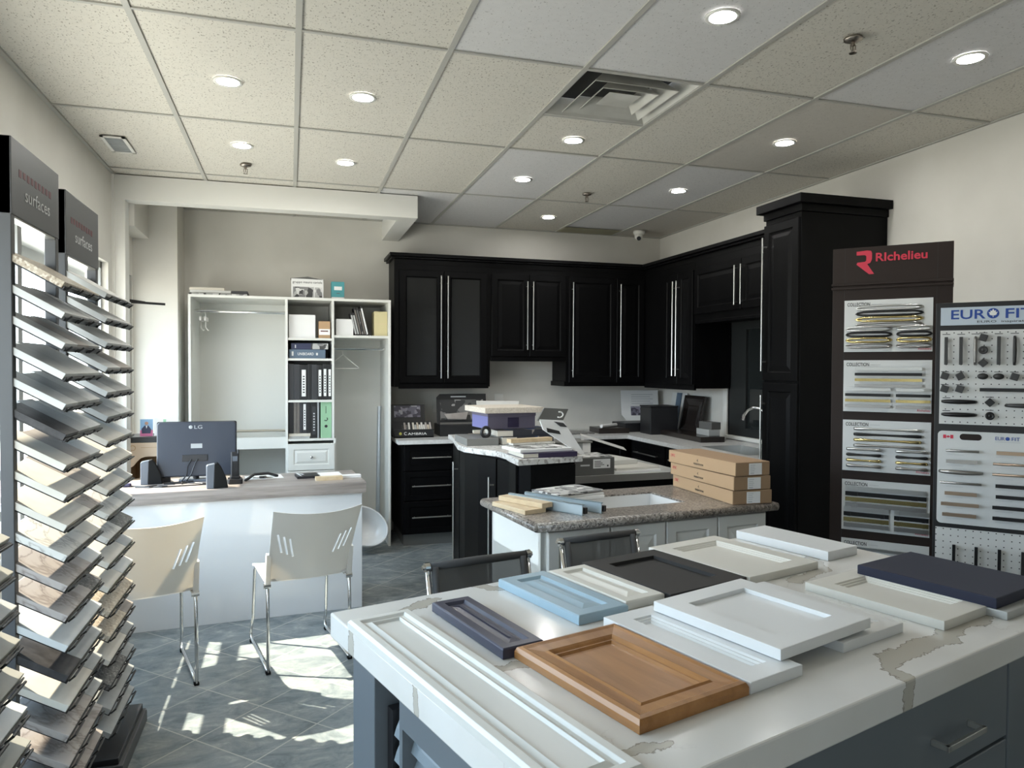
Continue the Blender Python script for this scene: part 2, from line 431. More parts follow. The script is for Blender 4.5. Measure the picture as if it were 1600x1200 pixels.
M['brass'] = base('antique_brass', (.36, .32, .28), .3, 1)
def clear_glass():
    m_ = bpy.data.materials.new('clear_glazing'); m_.use_nodes = True
    n, l = m_.node_tree.nodes, m_.node_tree.links; n.clear()
    o = n.new('ShaderNodeOutputMaterial'); mx = n.new('ShaderNodeMixShader')
    tr = n.new('ShaderNodeBsdfTransparent'); tr.inputs[0].default_value = (.94, .96, .95, 1)
    g = n.new('ShaderNodeBsdfGlossy'); g.inputs['Roughness'].default_value = .02
    mx.inputs[0].default_value = .05
    l.new(tr.outputs[0], mx.inputs[1]); l.new(g.outputs[0], mx.inputs[2]); l.new(mx.outputs[0], o.inputs[0])
    return m_
M['glass'] = clear_glass()
def emit(name, col, s_):
    m_ = bpy.data.materials.new(name); m_.use_nodes = True
    n, l = m_.node_tree.nodes, m_.node_tree.links; n.clear()
    o = n.new('ShaderNodeOutputMaterial'); em = n.new('ShaderNodeEmission')
    em.inputs[0].default_value = (*col, 1); em.inputs[1].default_value = s_
    l.new(em.outputs[0], o.inputs[0]); return m_
M['lamp'] = emit('downlight_led', (1, .99, .96), LAMP_STRENGTH)
def photo(name, stops, scale=(14, 14, 14), s_=1.3):
    m_ = base(name, stops[0][1], .5); co = coords(m_, scale)
    n, l, b = nodes(m_); v = n.new('ShaderNodeTexVoronoi'); v.distance = 'CHEBYCHEV'; v.inputs['Scale'].default_value = s_
    l.new(co, v.inputs['Vector']); sc = n.new('ShaderNodeSeparateColor'); l.new(v.outputs['Color'], sc.inputs[0])
    return setcol(m_, ramp(m_, sc.outputs[0], stops, 'CONSTANT'))
M['photo_bw'] = photo('grey_room_picture', [(0, (.05,.05,.05)), (.25, (.22,.22,.22)), (.5, (.45,.45,.44)), (.75, (.65,.65,.64))], (22, 22, 22))
M['photo_dark'] = photo('dim_room_picture', [(0, (.03,.03,.03)), (.3, (.10,.10,.095)), (.6, (.20,.19,.18)), (.85, (.34,.33,.31))], (12, 12, 12))
M['photo_mauve'] = photo('mauve_picture', [(0, (.06,.055,.08)), (.3, (.16,.15,.20)), (.6, (.28,.27,.33)), (.85, (.42,.41,.45))], (25, 25, 25))
M['book_edge'] = base('book_page_edges', (.62, .58, .50), .8)
M['book_cover_multi'] = photo('printed_cover', [(0, (.02,.022,.03)), (.4, (.03,.06,.14)), (.6, (.05,.045,.045)), (.85, (.28,.25,.22))], (10, 10, 10))
M['rubber'] = base('black_rubber', (.01, .01, .01), .8, 0, .15)
M['tube_grey'] = base('silver_tube', (.40, .42, .43), .3, .6)

# ------------------------------------------------------------------ room shell
XL, XR, YB, YF = -1.175, 3.62, 6.70, -1.30
WIN_Z0, WIN_Z1 = .70, 2.20
struct(MB().box(XL-.1, XR+.1, YF-.1, YB+.1, -.08, 0).build('floor', M['floor']))
# left wall: solid above the glazing, low curb below, piers
b = MB()
b.box(XL-.14, XL, YF-.1, YB+.1, WIN_Z1, CEIL+.1)
b.box(XL-.14, XL, YF-.1, 5.76, 0, WIN_Z0).box(XL-.14, XL, 5.76, 6.26, 0, .02)
b.box(XL-.14, XL, YF-.1, .95, WIN_Z0, WIN_Z1)
b.box(XL-.14, XL, 5.50, 5.76, WIN_Z0, WIN_Z1)
b.box(XL-.14, XL, 6.26, YB+.1, 0, WIN_Z1)
struct(b.build('wall_left', M['wall']))
b = MB().box(XR, XR+.12, YF-.1, 4.30, 0, CEIL+.1).box(XR, XR+.12, 5.46, YB+.1, 0, CEIL+.1)
b.box(XR, XR+.12, 4.30, 5.46, 0, .93).box(XR, XR+.12, 4.30, 5.46, 1.90, CEIL+.1)
struct(b.build('wall_right', M['wall']))
struct(MB().box(XL, XR, YB, YB+.12, 0, CEIL+.1).build('wall_back', M['wall']))
b = MB().box(XL, XR, YF-.12, YF, 2.42, CEIL+.1)
b.box(XL, -1.0, YF-.12, YF, .0, 2.42).box(-.65, XR, YF-.12, YF, .0, 2.42)
struct(b.build('wall_front', M['wall']))
struct(MB().box(XL-.31, XL-.14, YF-.1, YB+.1, 2.20, 2.27).box(XL-.335, XL-.31, YF-.1, YB+.1, 2.12, 2.29).build('added_canopy', M['alu']))  # unseen outside canopy, added to keep high sun out of the left glazing
# glazing
def glazing(name, parts, panes):
    root = bpy.data.objects.new(name, None); COL.objects.link(root); struct(root)
    f = MB()
    for p in parts: f.box(*p)
    o = f.build('frame', M['alu'], root); g = MB()
    for p in panes: g.box(*p)
    g.build('pane', M['glass'], root)
    return root
ps = []
ys = [.95, 2.05, 3.95, 5.50]
for y in ys: ps.append((XL-.10, XL-.04, y-.028, y+.028, WIN_Z0, WIN_Z1))
for z in (WIN_Z0+.02, .84, 1.02, WIN_Z1-.02): ps.append((XL-.10, XL-.04, .95, 5.50, z-.022, z+.022))
glazing('window_1', ps, [(XL-.073, XL-.067, ys[i]+.028, ys[i+1]-.028, WIN_Z0, WIN_Z1) for i in range(3)])
ps = []
xs = [-1.0, -.65]
for x in xs: ps.append((x-.03, x+.03, YF-.09, YF-.03, .03, 2.42))
for z in (.05, 2.40): ps.append((-1.0, -.65, YF-.09, YF-.03, z-.02, z+.02))
glazing('window_2', ps, [(xs[i]+.03, xs[i+1]-.03, YF-.063, YF-.057, .03, 2.42) for i in range(1)])
# glazed door in the alcove with its closer
dr = bpy.data.objects.new('door_1', None); COL.objects.link(dr); struct(dr)
f = MB().box(XL-.09, XL-.02, 5.76, 5.83, 0, WIN_Z1).box(XL-.09, XL-.02, 6.19, 6.26, 0, WIN_Z1)
f.box(XL-.09, XL-.02, 5.76, 6.26, WIN_Z1-.07, WIN_Z1).box(XL-.09, XL-.02, 5.76, 6.26, 0, .12)
f.build('door_frame', M['rack'], dr)
MB().box(XL-.06, XL-.05, 5.83, 6.19, .12, WIN_Z1-.07).build('pane', M['glass'], dr)
MB().box(XL-.02, XL+.045, 5.80, 5.92, 1.965, 2.02).build('closer_body', M['grey_plastic'], dr, bev=.006)
MB().tube([(XL+.03, 5.85, 1.968), (-.89, 5.93, 1.962)], .009, 8).tube([(XL+.03, 5.85, 1.985), (-1.02, 5.90, 1.972)], .006, 8).build('closer_arm', M['black_metal'], dr)

# header beam around the alcove, post, bump-out, bulkhead over the side door
b = MB().box(XL, .945, 5.62, 5.75, 2.655, CEIL).box(.80, .945, 5.75, YB, 2.655, CEIL)
b.box(XL, -1.094, 5.62, 5.75, 0, 2.655)
struct(b.build('trim_1', M['trimw']))
struct(MB().box(XL, -.855, 6.30, YB, 0, CEIL).build('wall_alcove', M['wall']))
struct(MB().box(XL, -1.06, 5.75, 6.30, 2.50, CEIL).build('trim_2', M['wall']))
# right-hand window with dark frame
wr_ = bpy.data.objects.new('window_3', None); COL.objects.link(wr_); struct(wr_)
f = MB()
for p in ((4.30, 5.46, .93, 1.0), (4.30, 5.46, 1.83, 1.90), (4.30, 4.37, 1.0, 1.83), (5.22, 5.46, 1.0, 1.83)):
    f.box(XR+.01, XR+.07, *p)
f.build('frame', M['win_frame'], wr_)
MB().box(XR+.03, XR+.04, 4.37, 5.22, 1.0, 1.83).build('pane', M['win_glass'], wr_)
MB().box(XR-.012, XR+.01, 5.46, 5.52, .915, 1.90).build('casing', M['trimw'], wr_)
MB().box(XR-.03, XR+.06, 4.30, 5.46, .905, .932).build('sill', M['trimw'], wr_)
# baseboards
struct(MB().box(XR-.012, XR, YF, 3.70, 0, .10).build('baseboard_right', M['trimw']))

# ceiling: tiles sit 8 mm above the metal grid
GX0, GY0, TW, TL = -.5751, 3.0191, .6096, 1.2192
xsg = [XL] + [GX0 + i*TW for i in range(0, 7)] + [XR]
ysg = [YF] + [GY0 + j*TL for j in range(-3, 3)] + [GY0+3*TL, YB]
kinds = {}
white = {(3,'a'), (4,'a'), (6,'a'), (4,'c'), (6,'c'), (4,'d'), (6,'d'), (3,'d')}
rows = {}
cb = MB()
for i in range(len(xsg)-1):
    for j in range(len(ysg)-1):
        yc = (ysg[j]+ysg[j+1])/2
        r_ = 'a' if 1.8 < yc < 3.02 else 'b' if 3.02 < yc < 4.238 else 'c' if 4.238 < yc < 5.457 else 'd' if yc > 5.457 else 'z'
        cb.cur = 1 if (i, r_) in white else 2 if (i, r_) in {(6,'b'), (7,'d')} else 0
        if r_ == 'z' and (i*7+j*3) % 4 == 0: cb.cur = 1
        if i == 4 and r_ == 'b':      # the air diffuser takes the near half of this bay
            cb.add([(xsg[i], GY0+.6096, CEIL+.008), (xsg[i], ysg[j+1], CEIL+.008), (xsg[i+1], ysg[j+1], CEIL+.008), (xsg[i+1], GY0+.6096, CEIL+.008)], [(0,1,2,3)])
            continue
        cb.add([(xsg[i], ysg[j], CEIL+.008), (xsg[i], ysg[j+1], CEIL+.008), (xsg[i+1], ysg[j+1], CEIL+.008), (xsg[i+1], ysg[j], CEIL+.008)], [(0,1,2,3)])
cb.cur = 0
cb.box(XL-.1, XR+.1, YF-.1, YB+.1, CEIL+.30, CEIL+.36)
struct(cb.build('ceiling', [M['tile_beige'], M['tile_white'], M['tile_grey']]))
g = MB()
for x in xsg[1:-1]: g.box(x-.012, x+.012, YF, YB, CEIL, CEIL+.007)
for y in ysg[1:-1]: g.box(XL, XR, y-.008, y+.008, CEIL+.001, CEIL+.007)
yd = GY0+.6096
g.box(xsg[4], xsg[5], yd-.008, yd+.008, CEIL+.001, CEIL+.007)
g.box(XL, XL+.022, YF, YB, CEIL-.004, CEIL+.007).box(XR-.022, XR, YF, YB, CEIL, CEIL+.007)
g.box(XL, XR, YB-.022, YB, CEIL, CEIL+.007)
struct(g.build('trim_3', M['tbar']))
struct(MB().box(XL, XL+.018, 5.60, 5.62, 0, CEIL).build('trim_4', M['trimw']))

# ---- ceiling fixtures
lab = ['near-left of the desk side, second row', '']
LIGHTS = [(-.275, 3.650, 'round recessed downlight, left of the two lights in the near-left pair'),
 (.345, 3.664, 'round recessed downlight, right of the two lights in the near-left pair'),
 (-.275, 4.674, 'round recessed downlight just in front of the left sprinkler head'),
 (.346, 4.861, 'round recessed downlight nearest the white header beam, right of the left sprinkler'),
 (1.563, 2.419, 'large round recessed downlight in the white tile before the square diffuser'),
 (2.777, 2.423, 'round recessed downlight nearest the top right corner of the photo'),
 (1.582, 3.978, 'round recessed downlight in the half tile just behind the square diffuser'),
 (2.781, 3.646, 'round recessed downlight in the grey tile above the tall black pantry'),
 (1.571, 4.906, 'round recessed downlight in a white tile left of the middle sprinkler'),
 (2.780, 4.866, 'round recessed downlight in a white tile right of the middle sprinkler'),
 (2.179, 6.061, 'round recessed downlight nearest the back wall over the black cabinets')]
for x, y, lb in LIGHTS:
    t = thing('ceiling_downlight', lb, 'downlight', (x, y, CEIL), 0, 'recessed ceiling downlights')
    MB().lathe([(.050, -.001), (.064, -.004), (.066, .004), (.050, .006)], 28, cap=False).build('trim_ring', M['trimw'], t, smooth=True)
    MB().lathe([(.052, .000), (.052, .003)], 28).build('lens', M['lamp'], t)
SPR = [(-.278, 5.10, 'brass sprinkler head on the ceiling near the white header beam'),
       (2.160, 2.415, 'brass sprinkler head nearest the viewer on the right ceiling'),
       (2.161, 5.150, 'brass sprinkler head in the middle ceiling before the black cabinets')]
for x, y, lb in SPR:
    t = thing('sprinkler_head', lb, 'sprinkler', (x, y, CEIL), 0, 'ceiling sprinklers')
    MB().lathe([(.036, .0), (.035, -.008), (.020, -.014), (.012, -.018)], 20).build('escutcheon', M['brass'], t, smooth=True)
    MB().cyl((0,0,-.016), (0,0,-.030), .008, 10).tube([(-.011,0,-.026), (-.012,0,-.045), (-.004,0,-.058)], .0025, 6).tube([(.011,0,-.026), (.012,0,-.045), (.004,0,-.058)], .0025, 6).cyl((0,0,-.03), (0,0,-.05), .003, 6).build('frame_arm', M['brass'], t)
    MB().lathe([(.003, -.056), (.015, -.058), (.015, -.060), (.003, -.061)], 14).build('deflector', M['brass'], t)
# curved scratch mark beside the middle sprinkler
# square four-way diffuser
t = thing('air_diffuser', 'square white ceiling air diffuser with nested dirty louvres', 'vent', (GX0+3.5*TW, GY0+.3048, CEIL))
def ring(bm_, r_out, z_out, r_in, z_in, th=.004):
    c = [(-1,-1),(1,-1),(1,1),(-1,1)]
    vs = [(x*r_out, y*r_out, z_out) for x, y in c]+[(x*r_in, y*r_in, z_in) for x, y in c]+[(x*r_out, y*r_out, z_out+th) for x, y in c]+[(x*r_in, y*r_in, z_in+th) for x, y in c]
    fs = []
    for q in range(4):
        r_ = (q+1) % 4
        fs += [(q, r_, 4+r_, 4+q), (8+q, 12+q, 12+r_, 8+r_), (q, 8+q, 8+r_, r_), (4+q, 4+r_, 12+r_, 12+q)]
    bm_.add(vs, fs)
M['vent_white'] = mottled('dusty_white_vent_metal', (.46, .45, .41), (.58, .57, .53), 5, .5)
M['vent_dark'] = base('dark_duct', (.03, .03, .028), .8)  # flat near-black plate closing the duct above the louvres
bb = MB(); ring(bb, .302, .002, .285, .004); ring(bb, .285, .004, .235, .075); bb.build('outer_frame', M['vent_white'], t)
bb = MB(); ring(bb, .215, -.006, .150, .060); bb.build('louvre', M['vent_white'], t)
bb = MB(); ring(bb, .145, -.006, .095, .045); bb.build('louvre', M['vent_white'], t)
bb = MB().add([(-.085,-.085,0.004),(.085,-.085,.004),(.085,.085,.004),(-.085,.085,.004),(0,0,.045)], [(3,2,1,0),(0,1,4),(1,2,4),(2,3,4),(3,0,4)])
bb.build('centre_cone', M['vent_white'], t)
MB().box(-.30, .30, -.30, .30, .10, .11).build('duct', M['vent_dark'], t)
t = thing('ceiling_speaker_grille', 'small square grey ceiling grille above the left wall displays', 'vent', (-.980, 4.87, CEIL))
bb = MB()
for p in ((-.066,-.048,-.165,.165), (.048,.066,-.165,.165), (-.066,.066,-.165,-.147), (-.066,.066,.147,.165)): bb.box(p[0], p[1], p[2], p[3], -.006, 0)
bb.build('grille_frame', M['trimw'], t)
bb = MB().box(-.048, .048, -.147, .147, -.003, 0)
for i in range(12): bb.box(-.048, .048, -.14+i*.0245, -.132+i*.0245, -.005, -.003)
bb.build('grille_slats', M['tube_grey'], t)
M['olive'] = base('olive_painted_grille', (.26, .245, .17), .7)
t = thing('ceiling_return_grille', 'narrow olive grille strip in the ceiling by the back wall', 'vent', (2.76, 6.53, CEIL))
bb = MB().box(-.29, .29, -.115, .115, -.004, 0)
bb.build('grille_plate', M['olive'], t)
bb = MB()
for i in range(8): bb.box(-.28, .28, -.108+i*.028, -.100+i*.028, -.007, -.004)
bb.build('grille_slats', M['olive'], t)
t = thing('security_camera', 'small white dome security camera in the back ceiling corner', 'camera', (3.222, 6.38, CEIL))
MB().lathe([(.055, 0), (.055, -.02), (.048, -.035), (.040, -.045)], 24).build('mount', M['trimw'], t, smooth=True)
bb = MB(); bm = bmesh.new(); bmesh.ops.create_uvsphere(bm, u_segments=20, v_segments=12, radius=.040)
bb.add([v.co + Vector((-.01,-.015,-.055)) for v in bm.verts], [tuple(v.index for v in f.verts) for f in bm.faces]); bm.free()
bb.build('eyeball', M['trimw'], t, smooth=True)
MB().cyl((-.02,-.035,-.075), (-.028,-.055,-.082), .020, 16).build('lens', M['black_plastic'], t)

# ------------------------------------------------------------------ black kitchen
RAISED = lambda t_=.020: [(0,0),(0,t_-.003),(.003,t_),(.052,t_),(.058,t_-.007),(.066,t_-.008),(.095,t_-.002)]
def bar_handle(parent, M4, L, name='handle', r_=.006, so=.032):
    """vertical bar of length L along b, standing off c"""
    p = lambda a, b_, c: M4 @ Vector((a, b_, c))
    bb = MB().cyl(p(0,0,so), p(0,L,so), r_, 10)
    for q in (.07, .93): bb.cyl(p(0,L*q,0), p(0,L*q,so), r_*.8, 8)
    return bb.build(name, M['steel'], parent, smooth=False)
def door(parent, F, a, b_, w_, h_, prof, mat_, c0=0, name='cabinet_door', hx=None, h0=None, hL=None, horiz=False):
    """door in face frame F (4x4: a,b,c)"""
    d = MB().panel(w_, h_, prof, F @ T(a, b_, c0)).build(name, mat_, parent)
    if hL:
        base_ = F @ T(a+hx, b_+h0, c0+prof[2][1])
        if horiz: base_ = base_ @ Matrix.Rotation(R(-90), 4, 'Z')
        bar_handle(d, base_, hL)
    return d
BK = M['black_cab']
GLASSP = [(0,0),(0,.017),(.003,.020),(.055,.020),(.062,.010),(.066,.008)]
YU = 6.335
def F_at(x, y): return T(x, y, 0) @ FRONT        # a -> +x from x, b -> z, c -> -y from y
def L_at(x, y): return T(x, y, 0) @ LEFTF        # a -> -y from y, b -> z, c -> -x from x

# upper A: ribbed glass doors
t = thing('wall_cabinet', 'black wall cabinet with two tall ribbed glass doors, left end of the back wall', 'cabinet', (0,0,0), 0, 'black kitchen wall cabinets')
MB().box(.862, 1.722, YU, YB-.004, 1.33, 2.40).build('carcass', BK, t)
MB().box(.90, 1.71, YU-.004, YU+.02, 1.315, 1.36).build('light_rail', BK, t, bev=.003)
for k, x0 in enumerate((.905, 1.300)):
    d = door(t, F_at(0, YU), x0, 1.365, .39, .985, GLASSP, BK, hx=(.362 if k == 0 else .028), h0=.04, hL=.90)
    g = MB()
    for q in range(44): 
        xx = x0+.066+q*(.258/44); g.cyl((xx+.003, YU-.0085, 1.365+.066), (xx+.003, YU-.0085, 2.284), .0031, 6)
    g.build('ribbed_pane', M['black_glass'], d)
# upper B: short
t = thing('wall_cabinet', 'short black wall cabinet with two doors between taller ones on the back wall', 'cabinet', (0,0,0), 0, 'black kitchen wall cabinets')
MB().box(1.722, 2.455, YU, YB-.004, 1.57, 2.40).build('carcass', BK, t)
MB().box(1.73, 2.45, YU-.004, YU+.02, 1.56, 1.60).build('light_rail', BK, t, bev=.003)
for k, x0 in enumerate((1.735, 2.095)):
    door(t, F_at(0, YU), x0, 1.605, .355, .745, RAISED(), BK, hx=(.33 if k == 0 else .025), h0=.06, hL=.62)
# upper C: full height into the corner
t = thing('wall_cabinet', 'tall black wall cabinet in the back corner with single wide door', 'cabinet', (0,0,0), 0, 'black kitchen wall cabinets')
MB().box(2.455, XR-.004, YU, YB-.004, 1.33, 2.40).build('carcass', BK, t)
MB().box(2.44, 2.47, YU-.004, YB, 1.33, 1.375).build('light_rail', BK, t, bev=.003)
door(t, F_at(0, YU), 2.482, 1.365, .475, .985, RAISED(), BK, hx=.028, h0=.05, hL=.88)
door(t, F_at(0, YU), 2.965, 1.365, .285, .985, RAISED(), BK, hx=.028, h0=.05, hL=.88)
# upper D on the right wall
XU = 3.27
t = thing('wall_cabinet', 'tall black wall cabinet on the right wall with two narrow doors', 'cabinet', (0,0,0), 0, 'black kitchen wall cabinets')
MB().box(XU, XR-.004, 5.43, YU-.002, 1.33, 2.40).build('carcass', BK, t)
MB().box(XU-.004, XU+.02, 5.43, 6.33, 1.315, 1.36).build('light_rail', BK, t, bev=.003)
for k, y0 in enumerate((5.935, 5.685)):
    door(t, L_at(XU, 0), -y0, 1.365, .243, .965, RAISED(), BK, hx=(.215 if k == 0 else .028), h0=.07, hL=.83)
# upper E over the window
t = thing('wall_cabinet', 'short black wall cabinet above the dark window, beside the tall pantry', 'cabinet', (0,0,0), 0, 'black kitchen wall cabinets')
MB().box(XU, XR-.004, 4.075, 5.428, 1.895, 2.40).build('carcass', BK, t)
MB().box(XU-.004, XU+.02, 4.08, 5.42, 1.875, 1.90).build('light_rail', BK, t, bev=.003)
for k, y0 in enumerate((5.415, 4.745)):
    door(t, L_at(XU, 0), -y0, 1.955, .660, .38, RAISED(), BK, hx=(.625 if k == 0 else .035), h0=.03, hL=.30)
# crown moulding along both runs
t = MB()
for k, (dx, z0, z1) in enumerate(((.0, 2.40, 2.445), (.03, 2.445, 2.462), (.055, 2.462, 2.49))):
    t.prism([(.862-dx*.8, YB), (.862-dx*.8, YU-dx), (XU-dx, YU-dx), (XU-dx, 4.075), (XU+.02, 4.075), (XU+.02, YU+.02), (.88, YU+.02), (.88, YB)], z0, z1)
tag(t.build('crown_moulding', BK, bev=.002), 'black crown moulding running along the tops of the wall cabinets', 'moulding')
# tall pantry F
t = thing('pantry_cabinet', 'tall narrow black pantry cabinet standing against the right wall', 'cabinet', (0,0,0))
PX, PY0, PY1 = 2.97, 3.724, 4.070
MB().box(PX, XR-.004, PY0, PY1, .0, 2.46).build('carcass', BK, t, bev=.002)
door(t, L_at(PX, 0), -(PY1-.006), 1.425, .335, 1.00, RAISED(), BK, hx=.03, h0=.06, hL=.86)
door(t, L_at(PX, 0), -(PY1-.006), .11, .335, 1.30, RAISED(), BK, hx=.03, h0=.42, hL=.80)
bb = MB()
for dx, z0, z1 in ((.012, 2.46, 2.505), (.045, 2.505, 2.56)):
    bb.box(PX-dx, XR-.004, PY0-dx, PY1+dx, z0, z1)
bb.build('crown', BK, t, bev=.003)

# base run: drawers on the back wall, plain bases, right run
YB0 = 6.045
t = thing('base_cabinet', 'black base cabinet with three drawers at the left end of the back wall', 'cabinet', (0,0,0), 0, 'black kitchen base cabinets')
MB().box(.89, 1.350, YB0, YB-.004, .10, .86).build('carcass', BK, t)
MB().box(.905, 1.350, YB0+.03, YB-.004, 0, .10).build('toe_kick', M['toe'], t)
FLATP = [(0,0),(0,.017),(.003,.020),(.045,.020),(.049,.014),(.053,.014)]
for z0, h_ in ((.635, .215), (.385, .24), (.11, .265)):
    door(t, F_at(0, YB0), .905, z0, .44, h_, FLATP, BK, name='drawer_front', hx=.06, h0=h_*.52, hL=.33, horiz=True)
t = thing('base_cabinet', 'black base cabinet run along the back wall behind the raised bar', 'cabinet', (0,0,0), 0, 'black kitchen base cabinets')
MB().box(1.352, 2.95, YB0, YB-.004, .10, .86).build('carcass', BK, t)
MB().box(1.352, 2.95, YB0+.05, YB-.004, 0, .10).build('toe_kick', M['toe'], t)
for x0 in (1.36, 1.885, 2.41): door(t, F_at(0, YB0), x0, .11, .515, .74, RAISED(), BK)
t = thing('base_cabinet', 'black base cabinet run under the sink along the right wall', 'cabinet', (0,0,0), 0, 'black kitchen base cabinets')
XB0 = 2.965
MB().box(XB0, XR-.004, 4.075, YB-.004, .10, .68).box(XB0, XB0+.03, 4.075, YB-.004, .68, .86).box(XB0, XR-.004, 5.10, YB-.004, .68, .86).build('carcass', BK, t)
MB().box(XB0+.05, XR-.004, 4.075, YB-.004, 0, .10).build('toe_kick', M['toe'], t)
for k, y0 in enumerate((5.95, 5.32, 4.69)):
    door(t, L_at(XB0, 0), -y0, .66, .61, .19, FLATP, BK, name='drawer_front', hx=.10, h0=.10, hL=.42, horiz=True)
    door(t, L_at(XB0, 0), -y0, .11, .61, .53, RAISED(), BK)
# L-shaped worktop with a sink cut-out (built from strips around the hole)
SX0, SX1, SY0, SY1 = 3.06, 3.42, 4.36, 4.98
bb = MB().box(.848, XR, 5.985, YB, .862, .895)
bb.box(2.925, SX0, 4.075, 5.985, .862, .895).box(SX1, XR, 4.075, 5.985, .862, .895)
bb.box(SX0, SX1, 4.075, SY0, .862, .895).box(SX0, SX1, SY1, 5.985, .862, .895)
tag(bb.build('worktop', M['white_ctr']), 'white L-shaped quartz worktop on the black base cabinets', 'worktop')
t = thing('kitchen_sink', 'stainless undermount sink in the white worktop by the dark window', 'sink', (0,0,0))
bb = MB(); bb.panel(SX1-SX0, SY1-SY0, [(.001,0),(.012,-.15),(.03,-.16)], T(SX0, SY0, .893), False); bb.build('bowl', M['steel'], t)
MB().lathe([(.035, 0), (.03, .003), (.012, .001)], 18, M=T((SX0+SX1)/2, (SY0+SY1)/2, .7335)).build('drain', M['chrome'], t)
t = thing('kitchen_faucet', 'chrome gooseneck faucet over the stainless sink', 'faucet', (3.52, 4.78, .895))
MB().lathe([(.028, 0), (.028, .012), (.018, .03)], 18).build('base_flange', M['chrome'], t, smooth=True)
pts = [(0,0,.02), (0,0,.22), (-.01,.02,.27), (-.03,.055,.30), (-.05,.10,.305), (-.065,.15,.285), (-.075,.19,.24), (-.078,.205,.20)]
MB().tube(pts, [.013,.013,.013,.013,.013,.014,.015,.015], 12).build('spout', M['chrome'], t, smooth=True)
MB().cyl((.0,-.015,.05), (.02,-.075,.075), .006, 8).build('lever', M['chrome'], t)

# objects on the back worktop -------------------------------------------------
ZC = .895
t = thing('sample_display_case', 'black countertop stand of stone chips with CAMBRIA lettering', 'display stand', (.845, 6.22, ZC))
MB().prism([(0,0),(.34,0),(.34,.10),(.33,.10),(.33,.27),(0,.27)], 0, .012).box(0, .345, 0, .012, 0, .072).build('tray', M['board_black'], t, bev=.002)
MB().box(0, .31, -.006, .006, 0, .275, T(0, .215, .005) @ Rx(-14)).build('back_board', M['board_black'], t, bev=.002)
MB().box(.035, .27, -.004, 0, .16, .265, T(0, .207, .005) @ Rx(-14)).build('picture', M['photo_mauve'], t)
MB().box(0, .335, 0, .01, 0, .12, T(0, .02, .045) @ Rx(-42)).build('chip_slope', M['board_black'], t)
cm = ['chip4','chip2','chip6','chip0','chip4','chip1','chip3','chip5','chip0','chip0','chip0','chip2','chip5','chip7']
for k in range(14):
    MB().box(.075+k*.0185, .090+k*.0185, -.006, .004, .012+(k%3)*.004, .078+(k%2)*.024, T(0, .02, .045) @ Rx(-42)).build('stone_chip', M[cm[k]], t)
MB().lathe([(.013, 0), (.010, .003)], 8, M=T(.055, -.0005, .036) @ Rx(90)).build('emblem', base('lime_print', (.42, .40, .08), .5), t)
text('C', .022, M['label_white'], t, (.085, -.001, .024), UP, height=.027)
text('AMBRIA', .165, M['label_white'], t, (.118, -.001, .024), UP, height=.020)
t = thing('sample_display_case', 'larger black countertop stand with a dim bathtub picture, below the glass cabinet', 'display stand', (1.255, 6.27, ZC))
MB().box(0, .47, 0, .28, 0, .10).build('tray', M['board_black'], t, bev=.004)
MB().box(.0, .47, -.005, .006, .105, .122).build('front_lip', M['stainless'], t)
MB().prism([(0,0),(.46,0),(.46,.34),(.03,.34),(0,.31)], 0, .012, T(0, .13, .03) @ Rx(80)).build('back_board', M['board_black'], t, bev=.002)
MB().box(.03, .43, -.001, .001, .105, .29, T(0, .115, .03) @ Rx(-10)).build('picture', M['photo_dark'], t)
MB().prism([(.09, 0), (.26, -.006), (.28, .062), (.06, .045)], 0, .002, T(0, .111, .145) @ Rx(80)).build('tub_picture', M['chip2'], t)
MB().box(.13, .27, -.0006, .0006, .312, .322, T(0, .114, .03) @ Rx(-10)).build('top_print', M['print_grey'], t)
# leaning rolled sheet and clutter along the back
t = thing('wall_outlet', 'white double outlet plate on the back wall above the raised bar clutter', 'outlet', (1.91, YB, 1.195))
MB().box(-.045, .045, -.008, 0, -.055, .055).build('cover_plate', M['trimw'], t, bev=.002)
MB().box(-.018, .018, -.011, -.007, -.038, -.006).box(-.018, .018, -.011, -.007, .006, .038).build('socket', M['trimw'], t, bev=.001)
t = thing('wall_outlet', 'pale blank wall plate on the back wall between the two display stands', 'outlet', (1.33, YB, 1.14))
MB().box(-.06, .06, -.006, 0, -.06, .06).build('cover_plate', M['wall'], t, bev=.002)
MB().box(-.02, .02, -.009, -.005, -.035, .035).build('socket', M['wall'], t, bev=.001)
tag(MB().box(0, .62, 0, .30, 0, .012, T(2.06, 6.12, ZC) @ Rz(4)).build('stone_slab', M['chip6'], bev=.001), 'thin dark granite slab flat on the back worktop', 'slab')
tag(MB().box(0, .30, 0, .26, 0, .05, T(2.72, 6.16, ZC) @ Rz(-3)).build('stone_tray', M['dark_wood'], bev=.003), 'low dark brown tray on the back worktop left of the white poster', 'tray')
tag(MB().tube([(2.76, 6.20, ZC+.066), (2.98, 6.35, ZC+.066)], .016, 10).build('paper_roll', M['paper']), 'small white paper roll on the low dark tray', 'paper roll')
tag(MB().box(0, .34, 0, .28, 0, .085, T(3.03, 6.25, ZC) @ Rz(2)).build('hardware_case', M['black_plastic'], bev=.006), 'flat black hardware case under the white poster', 'case')
t = thing('poster_board', 'white poster board with a dark photo leaning in the back corner', 'poster', (3.14, 6.56, ZC+.087), -3)
MB().prism([(.05,0),(.40,0),(.40,.30),(0,.30),(.0,.06)], 0, .004, Rx(83)).build('board', M['paper'], t)
MB().box(.10, .36, -.0075, -.003, .05, .14, Rx(-7)).build('photo_print', M['photo_mauve'], t)
bb = MB()
for k in range(5): bb.box(.11, .34-.03*(k % 2), -.0075, -.003, .165+k*.022, .173+k*.022, Rx(-7))
bb.build('text_lines', M['print_grey'], t)
